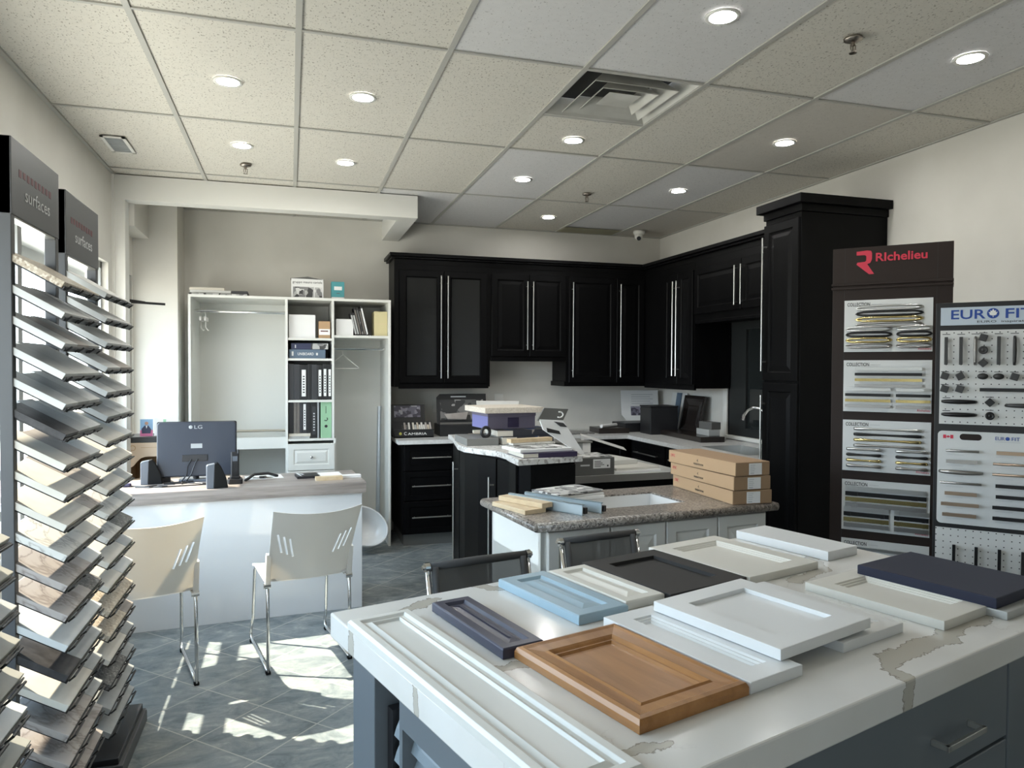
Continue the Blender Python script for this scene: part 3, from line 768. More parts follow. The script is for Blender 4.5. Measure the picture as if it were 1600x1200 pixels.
t = thing('fabric_box', 'square black box standing in the corner of the worktop', 'box', (3.135, 5.95, ZC), -4)
MB().box(0, .27, 0, .24, 0, .25).build('body', M['black_plastic'], t, bev=.006)
MB().box(-.004, .274, -.004, .244, .25, .262).build('lid', M['black_plastic'], t, bev=.003)
for k, (y_, mm, lb) in enumerate(((6.36, 'door_grey_white', 'white sample strip leaning on the right wall, nearest the corner'), (6.27, 'blue_box', 'slate blue sample strip leaning on the right wall between two pale ones'), (6.17, 'chip8', 'pale grey sample strip leaning on the right wall beside the espresso door'))):
    tag(MB().box(0, .012, -.085, 0, 0, .375, T(3.53, y_, ZC) @ Ry(9)).build('sample_strip', M[mm], bev=.001), lb, 'sample', 'sample strips leaning on the right wall')
t = thing('sample_door', 'espresso brown cabinet door sample leaning on the right wall', 'cabinet door', (3.50, 6.07, ZC), 0)
MB().panel(.36, .36, [(0,0),(0,.018),(.01,.022),(.03,.022),(.05,.016),(.09,.010),(.10,.012)], Ry(12) @ LEFTF).build('frame', M['dark_wood'], t)
tag(MB().box(-.11, .11, -.40, .40, 0, .045, T(3.33, 5.60, ZC) @ Rz(-3)).build('dark_board', M['dark_wood'], bev=.004), 'long espresso brown board lying on the right worktop by the sink', 'board')
tag(MB().box(-.05, .05, -.11, .11, 0, .05, T(3.375, 5.38, ZC+.046) @ Rz(-4)).build('carton', M['door_grey'], bev=.002), 'flat pale grey carton on the espresso board', 'box')
tag(MB().box(-.045, .045, -.09, .09, 0, .06, T(3.385, 5.37, ZC+.097) @ Rz(3)).build('carton', M['box_grey'], bev=.002), 'dark grey carton on top of the pale grey one by the window', 'box')

# ------------------------------------------------------------------ raised bar
LE = [(1.125,5.32),(1.13,5.265),(1.108,5.067),(1.068,4.80),(1.040,4.62),(1.045,4.47),(1.09,4.36),(1.15,4.255),(1.19,4.17),(1.20,4.06),(1.188,3.95),(1.185,3.765)]
bar_poly = LE + [(1.598,3.845),(1.64,4.10),(1.66,5.32)]
tag(MB().prism(bar_poly, .965, 1.0).build('bar_counter', M['bar_top'], bev=.004), 'wavy-edged pale granite bar top on the black curved bar', 'worktop')
t = thing('bar_cabinet', 'black curved bar cabinet under the wavy pale granite top', 'cabinet', (0,0,0))
inner = [(1.155,5.28),(1.135,5.05),(1.105,4.78),(1.10,4.60),(1.14,4.40),(1.20,4.22),(1.235,4.05),(1.235,3.90),(1.29,3.86),(1.565,3.885),(1.60,4.1),(1.62,5.28)]
MB().prism(inner, .08, .965).build('carcass', BK, t)
MB().prism([(x+(.04 if x < 1.4 else -.04), y) for x, y in inner[1:-1]], 0, .08).build('plinth', M['black_plastic'], t)
def curved(pts, z0, z1, off, name):
    n = len(pts); v = []
    for i, (x, y) in enumerate(pts):
        a = Vector(pts[max(i-1,0)]); b_ = Vector(pts[min(i+1,n-1)]); d = (b_-a).normalized(); nn = Vector((d.y, -d.x))
        if nn.x > 0: nn = -nn
        v.append((x+nn.x*off, y+nn.y*off))
    return MB().prism(v + [(x, y) for x, y in pts[::-1]], z0, z1).build(name, BK, t, bev=.002)
d = curved([(1.135,5.05),(1.105,4.78)], .10, .95, .018, 'door'); 
bar_handle(d, T(1.09, 4.83, .14) @ LEFTF, .72)
d = curved([(1.103,4.76),(1.10,4.60),(1.14,4.40),(1.20,4.22)], .10, .95, .016, 'door')
bar_handle(d, T(1.175, 4.22, .14) @ LEFTF, .70)
d = curved([(1.205,4.20),(1.235,4.05),(1.235,3.92)], .10, .95, .016, 'door')
MB().box(1.30, 1.56, 3.862, 3.874, .10, .95, T(0,0,0)).build('end_panel', BK, t)

# lower desk beside the bar
t = thing('low_counter', 'low counter with a steel edge attached behind the white island', 'counter', (1.655, 4.33, 0), 2)
MB().box(0, .92, 0, .75, .775, .80).build('top', M['chip3'], t)
MB().box(-.003, .925, -.006, 0, .757, .803).build('steel_edge', M['stainless'], t)
MB().box(.03, .90, .05, .73, .08, .775).build('carcass', BK, t)
MB().box(.05, .88, .09, .70, 0, .08).build('plinth', M['black_plastic'], t)
ZL = .80
W = frame(1.655, 4.33, 2)
x, y = W(.09, .03)
t = thing('carton', 'dark grey carton with white label on the low steel-edged counter', 'box', (x, y, ZL), 2)
MB().box(0, .30, 0, .27, 0, .115).build('body', M['box_grey'], t, bev=.003)
MB().box(.145, .268, -.0015, 0, .045, .105).build('paper_label', M['paper'], t)
MB().box(.055, .12, -.0012, 0, .062, .072).build('small_print', M['print_grey'], t)
bb = MB()
for k in range(4): bb.box(.155, .20+.012*(k % 3), -.0022, -.001, .088-k*.011, .092-k*.011)
bb.box(.245, .255, -.0022, -.001, .055, .066).build('label_text', M['print_black'], t)
MB().box(.01, .29, .02, .25, .115, .119).build('loose_sheet', M['photo_bw'], t)
for k, (a, c, z, w_, d_, h_, mm, lb) in enumerate(((.40, .05, 0, .36, .40, .016, 'paper', 'lowest white panel of the stack on the low counter'), (.42, .06, .017, .34, .38, .016, 'door_cream', 'cream panel in the middle of the stack on the low counter'), (.40, .20, .034, .28, .34, .03, 'door_grey_white', 'off-white panel on top of the stack on the low counter'))):
    x, y = W(a, c)
    tag(MB().box(0, w_, 0, d_, 0, h_, T(x, y, ZL+z) @ Rz(5+3*k)).build('sample_board', M[mm], bev=.001), lb, 'panel', 'stacked panels on the low counter')
x, y = W(.14, .50)
t = thing('carton', 'white and grey carton standing behind the dark grey carton', 'box', (x, y, ZL), 3)
MB().box(0, .30, 0, .22, 0, .16).build('body', M['paper'], t, bev=.002)
MB().box(.10, .235, -.0015, 0, 0, .16).build('grey_band', M['tube_grey'], t)
MB().box(-.01, .31, -.01, .23, .16, .172).build('lid', M['stone_grey'], t, bev=.002)
x, y = W(.40, .58)
tag(MB().box(0, .34, 0, .20, 0, .004, T(x, y, ZL+.20) @ Rz(-20) @ Ry(17)).box(0, .02, 0, .2, -.16, 0, T(x, y, ZL+.20) @ Rz(-20)).build('sign_holder', M['chip8']), 'clear grey slanted sheet holder behind the panels on the low counter', 'holder')

# items on the raised bar ----------------------------------------------------
ZB = 1.0
def slab(name, label, cat, mm, x, y, z, w_, d_, h_, rz, group=None, bev=.001):
    return tag(MB().box(0, w_, 0, d_, 0, h_, T(x, y, z) @ Rz(rz)).build(name, M[mm], bev=bev), label, cat, group)
slab('stone_block', 'thick grey stone sample lying under the lavender carton on the bar', 'stone sample', 'stone_grey', 1.075, 4.50, ZB, .21, .36, .045, 0)
slab('wood_block', 'small pale wood block at the left end of the bar clutter', 'wood block', 'pale_wood', 1.20, 4.93, ZB, .12, .05, .035, 4)
slab('wood_block', 'small pale stone block stacked behind the left pale wood block', 'block', 'chip1', 1.24, 4.99, ZB+.035, .10, .05, .02, -4)
def book(label, x, y, z, w_, d_, h_, rz, cover, group=None, name='catalogue', cat='book', spine=True):
    t = thing(name, label, cat, (x, y, z), rz, group)
    MB().box(0, w_, 0, d_, 0, .003).box(0, w_, 0, d_, h_-.003, h_).build('cover', M[cover], t)
    MB().box(.003, w_-.003, .003, d_-.003, .003, h_-.003).build('pages', M['book_edge'], t)
    if spine: MB().box(w_*.28, w_, -.002, .003, 0, h_).build('spine', M[cover], t)
    return t
book('lower thick dark printed catalogue under the lavender carton on the bar', 1.31, 4.50, ZB, .36, .30, .052, 4, 'book_cover_multi', 'thick catalogues on the bar')
book('upper thick dark blue printed catalogue directly under the lavender carton', 1.28, 4.52, ZB+.052, .39, .28, .042, 2, 'book_cover_multi', 'thick catalogues on the bar')
t = thing('carton', 'lavender carton on the thick catalogues under the particle board', 'box', (1.24, 4.60, ZB+.095), 6)
MB().box(0, .34, 0, .30, 0, .105).build('body', M['lavender_dk'], t, bev=.002)
MB().box(-.002, .0, 0, .30, 0, .105).build('side_panel', M['lavender'], t)
MB().box(.14, .22, -.002, 0, .01, .075).build('dark_patch', M['purple'], t)
MB().box(-.004, .344, -.004, .304, .083, .107).build('lid', M['lavender_dk'], t, bev=.002)
tag(MB().box(0, .42, 0, .40, 0, .036, T(1.205, 4.54, ZB+.203) @ Rz(6)).build('particle_panel', M['particle'], bev=.001), 'pale particle board panel on top of the lavender carton', 'panel')
t = thing('tape_roll', 'black roll of tape leaning against the lavender carton', 'tape roll', (1.215, 4.565, ZB+.046))
MB().tube([(math.cos(a)*.031, 0, .035+math.sin(a)*.031) for a in [i*math.pi/10 for i in range(20)]], .011, 8, True).build('roll', M['black_plastic'], t, rot=(0, 0, R(20)))
book('white and dark purple catalogue at the front corner of the bar, lower one', 1.225, 3.80, ZB, .33, .24, .028, 4, 'purple')
tag(MB().box(0, .33, 0, .25, 0, .016, T(1.215, 3.82, ZB+.029) @ Rz(8)).build('catalogue', M['paper'], bev=.001), 'flat white catalogue on the dark purple one at the bar corner', 'book')
tag(MB().box(.02, .28, .03, .23, 0, .002, T(1.215, 3.82, ZB+.0455) @ Rz(8)).build('leaflet', M['photo_bw']), 'grey printed leaflet on the flat white catalogue', 'leaflet')
slab('wood_strip', 'white strip under the pale brown wood strip on the front of the bar', 'strip', 'chip0', 1.235, 4.02, ZB+.049, .28, .06, .012, 10)
slab('wood_strip', 'pale brown wood strip lying on the front catalogues of the bar', 'strip', 'pale_wood', 1.225, 4.03, ZB+.062, .29, .05, .022, 14)
t = thing('magazine_holder', 'slanted white brochure holder with a dark grey header, right edge of the bar', 'brochure', (1.60, 3.90, ZB), 8)
MB().prism([(0,0),(.03,0),(-.10,.20),(-.25,.21),(-.23,.15)], 0, .010, Rx(82)).build('brochure_face', M['photo_mauve'] if False else M['paper'], t)
MB().prism([(-.26,.205),(-.10,.195),(-.055,.265),(-.21,.275)], 0, .016, T(0, -.004, 0) @ Rx(78)).build('header_card', M['box_grey'], t)
MB().prism([(-.21,.16),(-.13,.14),(-.12,.12),(-.205,.135)], .010, .012, Rx(82)).build('dark_label', M['print_black'], t)
MB().prism([(-.16,.195),(-.10,.185),(-.075,.16),(-.12,.165)], .010, .012, Rx(82)).build('grey_oval', M['binder_grey'], t)
MB().tube([(-.16+.022*math.cos(a), -.05, .238+.016*math.sin(a)) for a in [R(q) for q in range(-120, 130, 25)]], .004, 6).build('hook_print', M['label_white'], t)
tag(MB().prism([(0,0),(.30,0),(.34,.20),(.02,.22)], 0, .012, T(1.27, 5.02, ZB+.22) @ Rz(-8) @ Rx(6)).box(0,.04,0,.04,-.22,0, T(1.40, 5.10, ZB+.222)).build('grey_sheet', M['chip8']), 'grey sheet lying raised behind the particle board panel', 'sheet')
slab('carton', 'flat pale carton behind the brochure holder on the bar', 'box', 'chip1', 1.36, 4.98, ZB, .26, .20, .045, 2)

# ------------------------------------------------------------------ white island with granite top
WI = (.895, 2.595, 6.06)
t = thing('kitchen_island', 'white panelled island cabinet with brown-grey granite top', 'cabinet', (WI[0], WI[1], 0), WI[2])
LW, DW, ZT = 1.165, .575, .91
sx0, sx1, sy0, sy1 = .36, .80, .16, .44
bb = MB().box(0, sx0, 0, DW, ZT-.036, ZT).box(sx1, LW, 0, DW, ZT-.036, ZT).box(sx0, sx1, 0, sy0, ZT-.036, ZT).box(sx0, sx1, sy1, DW, ZT-.036, ZT)
bb.build('granite_top', M['granite'], t)
MB().cyl((0,0,ZT-.018), (LW,0,ZT-.018), .018, 12).cyl((0,0,ZT-.018), (0,DW,ZT-.018), .018, 12).cyl((LW,0,ZT-.018), (LW,DW,ZT-.018), .018, 12).build('rounded_edge', M['granite'], t, smooth=True)
bb = MB().panel(sx1-sx0, sy1-sy0, [(.001,0),(.015,-.11),(.05,-.13)], T(sx0, sy0, ZT-.008), False); bb.build('sink_bowl', M['porcelain'], t)
MB().box(.03, LW-.03, .035, DW-.03, .09, ZT-.18).box(.03, .05, .035, DW-.03, .09, ZT-.036).box(LW-.05, LW-.03, .035, DW-.03, .09, ZT-.036).box(.03, LW-.03, .035, .055, .09, ZT-.036).box(.03, LW-.03, DW-.05, DW-.03, .09, ZT-.036).build('carcass', M['white_cab'], t)
MB().box(.06, LW-.06, .09, DW-.06, 0, .09).build('toe_kick', M['white_cab'], t)
WF = T(0, .035, 0) @ FRONT
WR = [(0,0),(0,.015),(.003,.018),(.045,.018),(.052,.011),(.058,.011),(.085,.017)]
xs_ = [.055, .335, .600, .865]; ws_ = [.272, .258, .258, .258]
for k in range(4):
    if k == 0:
        for z0, h_ in ((.66, .205), (.40, .25), (.11, .28)):
            d = MB().panel(ws_[0], h_, WR, WF @ T(xs_[0], z0, 0)).build('drawer_front', M['white_cab'], t)
            MB().lathe([(.005, 0), (.005, .012), (.014, .02), (.010, .028), (.003, .03)], 14, M=WF @ T(xs_[0]+ws_[0]/2, z0+h_/2, .016)).build('knob', M['chrome'], d, smooth=True)
    else:
        d = MB().panel(ws_[k], .755, WR, WF @ T(xs_[k], .11, 0)).build('door', M['white_cab'], t)
        bar_handle(d, WF @ T(xs_[k]+(ws_[k]-.025 if k == 1 else .03), .655, .018), .10, so=.025)
WW = frame(*WI)
def on_wi(a, b_): return WW(a, b_)
x, y = on_wi(.02, .16)
slab('wood_plank', 'pale birch board lying flat at the left end of the granite top', 'wood board', 'pale_wood', x, y, ZT, .105, .24, .018, 6+12)
x, y = on_wi(.10, .17)
slab('wood_plank', 'narrow pale birch board resting crosswise on the flat birch board', 'wood board', 'pale_wood', x, y, ZT+.0185, .062, .26, .020, 6+21)
def rail(label, a, b_, rz):
    x, y = on_wi(a, b_)
    t = thing('drawer_slide', label, 'drawer slide', (x, y, ZT), rz, 'steel drawer slides on the granite top')
    bb = MB().box(0, .004, 0, .40, 0, .045).box(0, .014, 0, .40, .041, .045).box(0, .014, 0, .40, 0, .004)
    bb.build('outer_channel', M['steel_sheet'], t)
    MB().box(.016, .020, .02, .41, .008, .037).box(.010, .020, .02, .41, .033, .037).box(.010, .020, .02, .41, .008, .012).build('inner_channel', M['steel_sheet'], t)
    MB().box(.012, .03, -.004, .02, .006, .030).build('release_clip', M['black_plastic'], t)
rail('steel drawer slide left of its pair, beside the birch boards', .225, .06, 6+25)
rail('steel drawer slide right of its pair, beside the granite sink', .318, .07, 6+27)
x, y = on_wi(.25, .36)
for k, (lb, mm, h_) in enumerate((('lowest white magazine of the stack on the granite top', 'paper', .012), ('second white magazine of the stack on the granite top', 'chip8', .010), ('top magazine with grey print on the granite top', 'photo_bw', .008))):
    slab('magazine', lb, 'magazine', mm, x+.008*k, y-.004*k, ZT+.0125*k, .27, .19, h_, 12+4*k, 'magazines stacked on the granite top')
for k, (lb, dx, z) in enumerate((('bottom brown cardboard box of the three stacked on the granite top', 0, 0), ('middle brown cardboard box of the three stacked on the granite top', .012, .062), ('top brown cardboard box of the three stacked on the granite top', .030, .124))):
    t = thing('cardboard_box', lb, 'box', (1.828+dx*.3, 2.712-dx*.2, ZT+.0005+z), -1+2*k, 'long cardboard boxes on the granite top')
    w_, d_, h_ = .195-.008*k, .53, .06
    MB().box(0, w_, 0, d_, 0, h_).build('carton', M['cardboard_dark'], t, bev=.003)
    MB().box(-.001, .001, 0.002, d_-.002, .002, h_-.002).build('lit_long_side', M['cardboard'], t)  # lighter cardboard paints window light onto this side
    MB().box(.068, .135, -.0014, 0, .004, h_-.006).build('shipping_label', M['paper'], t)
    bb = MB()
    for q in range(4): bb.box(.074, .10-.004*(q % 2), -.002, -.001, .044-q*.008, .047-q*.008)
    bb.box(.074, .094, -.002, -.001, .008, .014)
    bb.build('label_text', M['print_grey'], t)
    text('DTC', .036, M['print_red'], t, (-.0016, d_-.02, .030), (R(90), 0, R(-90)), height=.014)
    text('MARATHON', .075, M['print_black'], t, (-.0016, .315, .014), (R(90), 0, R(-90)), height=.009)
    MB().prism([(-.004,0),(.0,.005),(.006,.0085),(.002,.001),(.008,-.005),(0,-.001)], 0, .0004, T(-.0014, .285, .034) @ Rz(-90) @ Rx(90)).build('running_mark', M['print_black'], t)

# ------------------------------------------------------------------ quartz island in the foreground
IS = (.088, 1.756, 16.0)
IW = frame(*IS)
t = thing('display_island', 'blue-grey island with thick white veined quartz top, in the foreground', 'island', (IS[0], IS[1], 0), IS[2])
IL, ID, IZ = 1.645, .942, .92
MB().box(0, IL, -ID, 0, IZ-.058, IZ).build('quartz_top', M['island_top'], t, bev=.004)
IC = M['island_cab']
bb = MB().box(.20, IL-.06, -ID+.05, -.30, .10, IZ-.058).box(.045, .20, -ID+.05, -.30, .76, IZ-.058).box(.18, .20, -ID+.05, -.30, .10, .76)
bb.build('carcass', IC, t)
MB().box(.24, IL-.10, -ID+.11, -.34, 0, .10).build('toe_kick', M['black_plastic'], t)
# left end: stiles, rail and slatted infill
bb = MB().box(.04, .20, -.175, -.045, 0, IZ-.058).box(.04, .20, -ID+.05, -.80, 0, IZ-.058).box(.04, .20, -.80, -.175, 0, .12)
bb.build('end_frame', IC, t, bev=.002)
bb = MB()
for k in range(11):
    z = .15+k*.055
    bb.prism([(-.016, 0), (.016, .012), (.016, .058), (.006, .050), (-.010, .018)], -.785, -.215, T(.085, 0, z) @ Rx(90) @ Matrix.Scale(-1, 4, (0,0,1)) @ T(0,0,0))
bb.build('louvred_door', M['island_louver'], t)
MB().box(.07, .10, -.205, -.178, .13, .75).build('dark_recess_strip', M['black_plastic'], t)  # black strip stands in for the dark recess beside the louvres
# front: wide drawers with two handles and a narrow door at the right
FI = T(0, -ID+.05, 0) @ FRONT
def cab_pull(par, a, z, L=.16, vert=False):
    bb = MB()
    if vert: bb.box(a-.006, a+.006, .028, .036, z, z+L).box(a-.006, a+.006, 0, .036, z, z+.008).box(a-.006, a+.006, 0, .036, z+L-.008, z+L)
    else: bb.box(a, a+L, .028, .036, z-.006, z+.006).box(a, a+.008, 0, .036, z-.006, z+.006).box(a+L-.008, a+L, 0, .036, z-.006, z+.006)
    o = bb.build('handle', M['steel'], par, loc=(0, -ID+.03, 0), bev=.001); o.scale = (1, -1, 1); return o
for z0, h_ in ((.675, .180), (.395, .272), (.115, .272)):
    d = MB().panel(1.045, h_, [(0,0),(0,.018),(.002,.02)], FI @ T(.208, z0, 0)).build('drawer_front', IC, t)
    for a in (.565, .925): cab_pull(d, a, z0+h_*.42, .155)
d = MB().panel(IL-.06-1.262, .74, [(0,0),(0,.018),(.002,.02)], FI @ T(1.260, .115, 0)).build('door', IC, t)
cab_pull(d, 1.345, .46, .30, True)
# open seating side panel on the far side
MB().box(.05, IL-.06, -.30, -.285, 0, IZ-.058).build('back_panel', IC, t)
MB().box(IL-.06, IL-.04, -ID+.05, -.05, 0, IZ-.058).build('end_panel', IC, t)

def sample(label, a, b_, w_, h_, mm, prof, th, z=IZ, rz=0, name='sample_door', mat2=None, tilt=None):
    """door sample lying face up: a..a+w along the island, b..b+h towards the camera"""
    x, y = IW(a, -b_-h_)
    t = thing(name, label, 'cabinet door', (x, y, z+.0006), IS[2]+rz)
    Mx = Matrix.Identity(4) if tilt is None else tilt
    MB().panel(w_, h_, prof, Mx).build('door_face', M[mm], t, bev=.0008 if len(prof) < 9 else 0)
    return t
RP = lambda th, fr=.045: [(0,0),(0,th-.003),(.003,th),(fr,th),(fr+.006,th-.007),(fr+.010,th-.007),(fr+.032,th-.001)]
SH = lambda th, fr=.055: [(0,0),(0,th-.001),(.001,th),(fr,th),(fr+.001,th-.010)]
ST = lambda th, fr=.055: [(0,0),(0,th-.001),(.001,th),(fr,th),(fr+.003,th-.004),(fr+.007,th-.004),(fr+.010,th-.008),(fr+.014,th-.008),(fr+.017,th-.012)]
sample('long off-white raised panel door along the left edge of the quartz island', -.004, .128, .148, .79, 'door_grey_white', [(0,0),(0,.016),(.004,.02),(.028,.02),(.034,.012),(.045,.012),(.062,.021),(.068,.021)] if False else [(0,0),(0,.015),(.005,.021),(.020,.021),(.025,.015),(.031,.014),(.041,.0195),(.044,.013)], .021)
sample('narrow navy blue raised panel door between the long off-white door and the oak door', .195, .122, .098, .335, 'door_navy', RP(.022, .022), .022, rz=-2)
sample('light blue raised panel door near the far edge of the quartz island', .442, .043, .148, .343, 'door_blue', RP(.022, .034), .022)
sample('small cream raised panel door between the light blue and charcoal doors', .600, .048, .128, .318, 'door_cream', RP(.021, .028), .021)
sample('charcoal flat-framed door beside the small cream door', .732, .030, .284, .352, 'door_black', SH(.021, .055), .021)
x, y = IW(1.02, -.39)
t = sample('large cream door with stepped frame at the far edge behind the white slab', 1.020, .003, .300, .386, 'door_cream', ST(.021, .050), .021)
sample('plain white slab door at the far right corner of the quartz island', 1.420, .010, .150, .345, 'door_white', [(0,0),(0,.026),(.001,.028)], .028)
o_t = sample('honey oak door with moulded frame, front centre of the quartz island', .220, .460, .262, .362, 'oak', [(0,0),(0,.014),(.004,.022),(.012,.024),(.018,.021),(.044,.018),(.048,.021),(.052,.018),(.056,.014),(.060,.014),(.064,.009),(.070,.008)], .022)
sample('white stepped-frame door lying partly under the tilted white door, beside the oak door', .487, .418, .147, .404, 'door_white', ST(.021, .046), .021)
sample('white framed door lying under the right side of the tilted white door', .800, .432, .222, .368, 'door_white', ST(.021, .035), .021)
sample('white shaker door resting tilted across two other white doors', .610, .450, .300, .342, 'door_white', SH(.022, .055), .022, z=IZ+.0225, tilt=Ry(-1.2))
sample('cream stepped-frame door between the tilted white door and the navy slab', 1.108, .495, .240, .350, 'door_cream', ST(.021, .05), .021)
sample('pale grey slab door underneath the large navy slab', 1.300, .580, .262, .310, 'door_grey', [(0,0),(0,.018),(.001,.019)], .019)
sample('large plain navy slab door on the right side of the quartz island', 1.300, .522, .268, .345, 'door_navy2', [(0,0),(0,.024),(.0015,.0255)], .0255, z=IZ+.020)

# mesh office chairs behind the island
def mesh_chair(label, x, y, rz, w_):
    t = thing('office_chair', label, 'chair', (x, y, 0), rz, 'mesh chairs behind the quartz island')
    hw = w_/2; zt = .865
    # local: chair faces -y (towards the island); back plane leans to +y at the top
    def bk(u, v):   # u across, v height
        return ((u-.5)*2*(hw-.012), .005 + .10*v + .018*math.cos((u-.5)*math.pi)*v, .44 + (zt-.44)*v)
    MB().grid(bk, 10, 12).build('mesh_back', M['mesh'], t, smooth=True)
    bb = MB().tube([(-hw+.008, .118, zt), (0, .127, zt), (hw-.008, .118, zt)], .014, 12)
    for s_ in (-1, 1): bb.tube([(s_*(hw-.022), .010+.1*v, .44+(zt-.44)*v) for v in (0, .5, 1)], .012, 8)
    bb.build('padded_edge', M['mesh_edge'], t, smooth=True)
    for s_ in (-1, 1):
        MB().tube([(s_*hw, -.30, .405), (s_*hw, -.06, .39), (s_*hw, .0, .42), (s_*(hw), .05, .60), (s_*hw, .115, zt-.012)], .008, 10).build('side_rail', M['chrome'], t, smooth=True)
        MB().cyl((s_*(hw-.006), .118, zt), (s_*(hw+.010), .118, zt), .015, 14).cyl((s_*(hw+.010), .118, zt), (s_*(hw+.018), .118, zt), .008, 12).build('end_knob', M['chrome'], t)
    MB().grid(lambda u, v: ((u-.5)*2*(hw-.012), -.36+.38*v, .42+.02*math.cos(v*math.pi)-.01*math.sin(u*math.pi)), 8, 8).build('mesh_seat', M['mesh'], t, smooth=True)
    MB().cyl((0,-.17,.10), (0,-.17,.40), .022, 14).box(-.06, .06, -.24, -.10, .375, .40).build('gas_column', M['chrome'], t)
    bb = MB()
    for k in range(5):
        a = 2*math.pi*k/5; bb.tube([(0,-.17,.115), (.15*math.cos(a), -.17+.15*math.sin(a), .095), (.25*math.cos(a), -.17+.25*math.sin(a), .065)], [.022,.018,.013], 8)
    bb.build('star_base', M['chrome'], t)
    for k in range(5):
        a = 2*math.pi*k/5; cx, cy = .25*math.cos(a), -.17+.25*math.sin(a)
        MB().cyl((cx-.012*math.sin(a), cy+.012*math.cos(a), .028), (cx+.012*math.sin(a), cy-.012*math.cos(a), .028), .028, 14).build('caster', M['rubber'], t)
mesh_chair('charcoal mesh chair with chrome side rails, left one behind the quartz island', .595+.02, 2.19, 11, .362)
mesh_chair('charcoal mesh chair in front of the white island drawers, right one of two', 1.128, 2.385, 10, .335)

# ------------------------------------------------------------------ reception desk
DK = (.449, 4.565, 4.5)
DW_ = frame(*DK)
t = thing('reception_desk', 'white gloss reception desk with a grey-brown wood worktop', 'desk', (DK[0], DK[1], 0), DK[2])
MB().box(-1.46, 0, 0, .55, .722, .79).build('worktop', M['desk_wood'], t, bev=.002)
MB().box(-1.43, -.022, .028, .05, 0, .722).build('front_panel', M['gloss_white'], t, bev=.0015)
MB().box(-.06, -.022, .05, .50, 0, .722).build('side_panel', M['white_mela'], t)
MB().box(-1.43, -1.39, .05, .50, 0, .722).build('side_panel', M['white_mela'], t)
DZ = .79
def on_desk(a, b_): return DW_(a, b_)
# monitor seen from behind
t = thing('computer_monitor', 'dark computer monitor on the desk, seen from behind', 'monitor', (-.555, 4.87, DZ), 2)
def rrect(w_, h_, r_, n=5):
    pts = []
    for cx, cy, a0 in ((w_/2-r_, h_/2-r_, 0), (-w_/2+r_, h_/2-r_, 90), (-w_/2+r_, -h_/2+r_, 180), (w_/2-r_, -h_/2+r_, 270)):
        for k in range(n+1):
            a = R(a0+90*k/n); pts.append((cx+r_*math.cos(a), cy+r_*math.sin(a)))
    return pts
MM = T(0, 0, .20) @ Rx(-4)
MB().prism(rrect(.452, .335, .022), -.012, .010, MM @ Rx(90)).build('rear_housing', M['monitor'], t, bev=.006)
MB().prism(rrect(.458, .341, .010), -.030, -.012, MM @ Rx(90)).build('screen_bezel', M['black_plastic'], t, bev=.002)
MB().box(-.085, .06, -.017, -.008, -.075, -.035, MM).build('port_recess', M['black_plastic'], t, bev=.002)
MB().box(-.035, .03, -.0125, -.0095, .005, .033, MM).build('rating_sticker', M['tube_grey'], t)
text('LG', .045, M['tube_grey'], t, (-.018, -.0026, .325), (R(86), 0, 0), height=.022)
MB().lathe([(.011, 0), (.011, .001), (.006, .0015)], 16, M=T(-.036, -.0012, .336) @ Rx(86)).build('logo_disc', M['tube_grey'], t)
MB().cyl((-.01, .03, .012), (-.01, .035, .20), .019, 14).build('stand_neck', M['black_plastic'], t)
MB().prism(rrect(.19, .15, .03), 0, .014, T(-.01, .04, 0)).build('stand_base', M['grey_plastic'], t, bev=.002)
bb = MB().tube([(-.03,-.022,.14), (-.05,-.04,.10), (-.055,-.05,.05), (-.085,-.06,.008), (-.075,-.12,.004)], .0042, 6)
bb.tube([(.005,-.022,.14), (-.01,-.045,.11), (-.03,-.05,.05), (-.06,-.07,.006), (.04,-.14,.004), (.16,-.13,.004)], .0042, 6)
bb.build('cable', M['black_plastic'], t)
def speaker(label, x, y, rz):
    t = thing('desktop_speaker', label, 'speaker', (x, y, DZ), rz, 'pair of desktop speakers')
    MB().prism([(0,0),(.040,0),(.046,.145),(.008,.138),(0,.132)], 0, .055, Rx(90)).build('cabinet_side', M['grey_plastic'], t, bev=.004)
    MB().prism([(.0395,.0),(.118,.0),(.108,.06),(.080,.125),(.060,.150),(.044,.143)], .003, .056, Rx(90)).build('grille', M['rubber'], t, bev=.004)
speaker('right desktop speaker at the desk front edge, below the monitor corner', -.475, 4.585, 8)
speaker('left desktop speaker beside the left edge of the monitor', -.865, 4.84, 6)
t = thing('cordless_phone', 'black cordless phone upright in its base on the desk', 'phone', (-.325, 4.72, DZ), 6)
MB().prism(rrect(.085, .10, .015), 0, .03).prism(rrect(.06, .06, .012), .03, .045).build('charging_base', M['black_plastic'], t, bev=.003)
MB().prism(rrect(.048, .032, .008), .04, .19, Rx(-6)).build('handset', M['black_plastic'], t, bev=.004)
MB().box(-.014, .014, -.004, .0, .135, .165, T(0, -.014, 0) @ Rx(-6)).build('earpiece', M['grey_plastic'], t)
MB().cyl((.018, .0, .18), (.018, .004, .205), .006, 8).build('antenna', M['black_plastic'], t)
tag(MB().tube([(-.27, 4.78, DZ+.004), (-.22, 4.86, DZ+.03), (-.14, 4.90, DZ+.028), (-.08, 4.92, DZ+.005)], .009, 8).build('coiled_cable', M['black_plastic'], smooth=True), 'thick black cable arching behind the phone on the desk', 'cable')
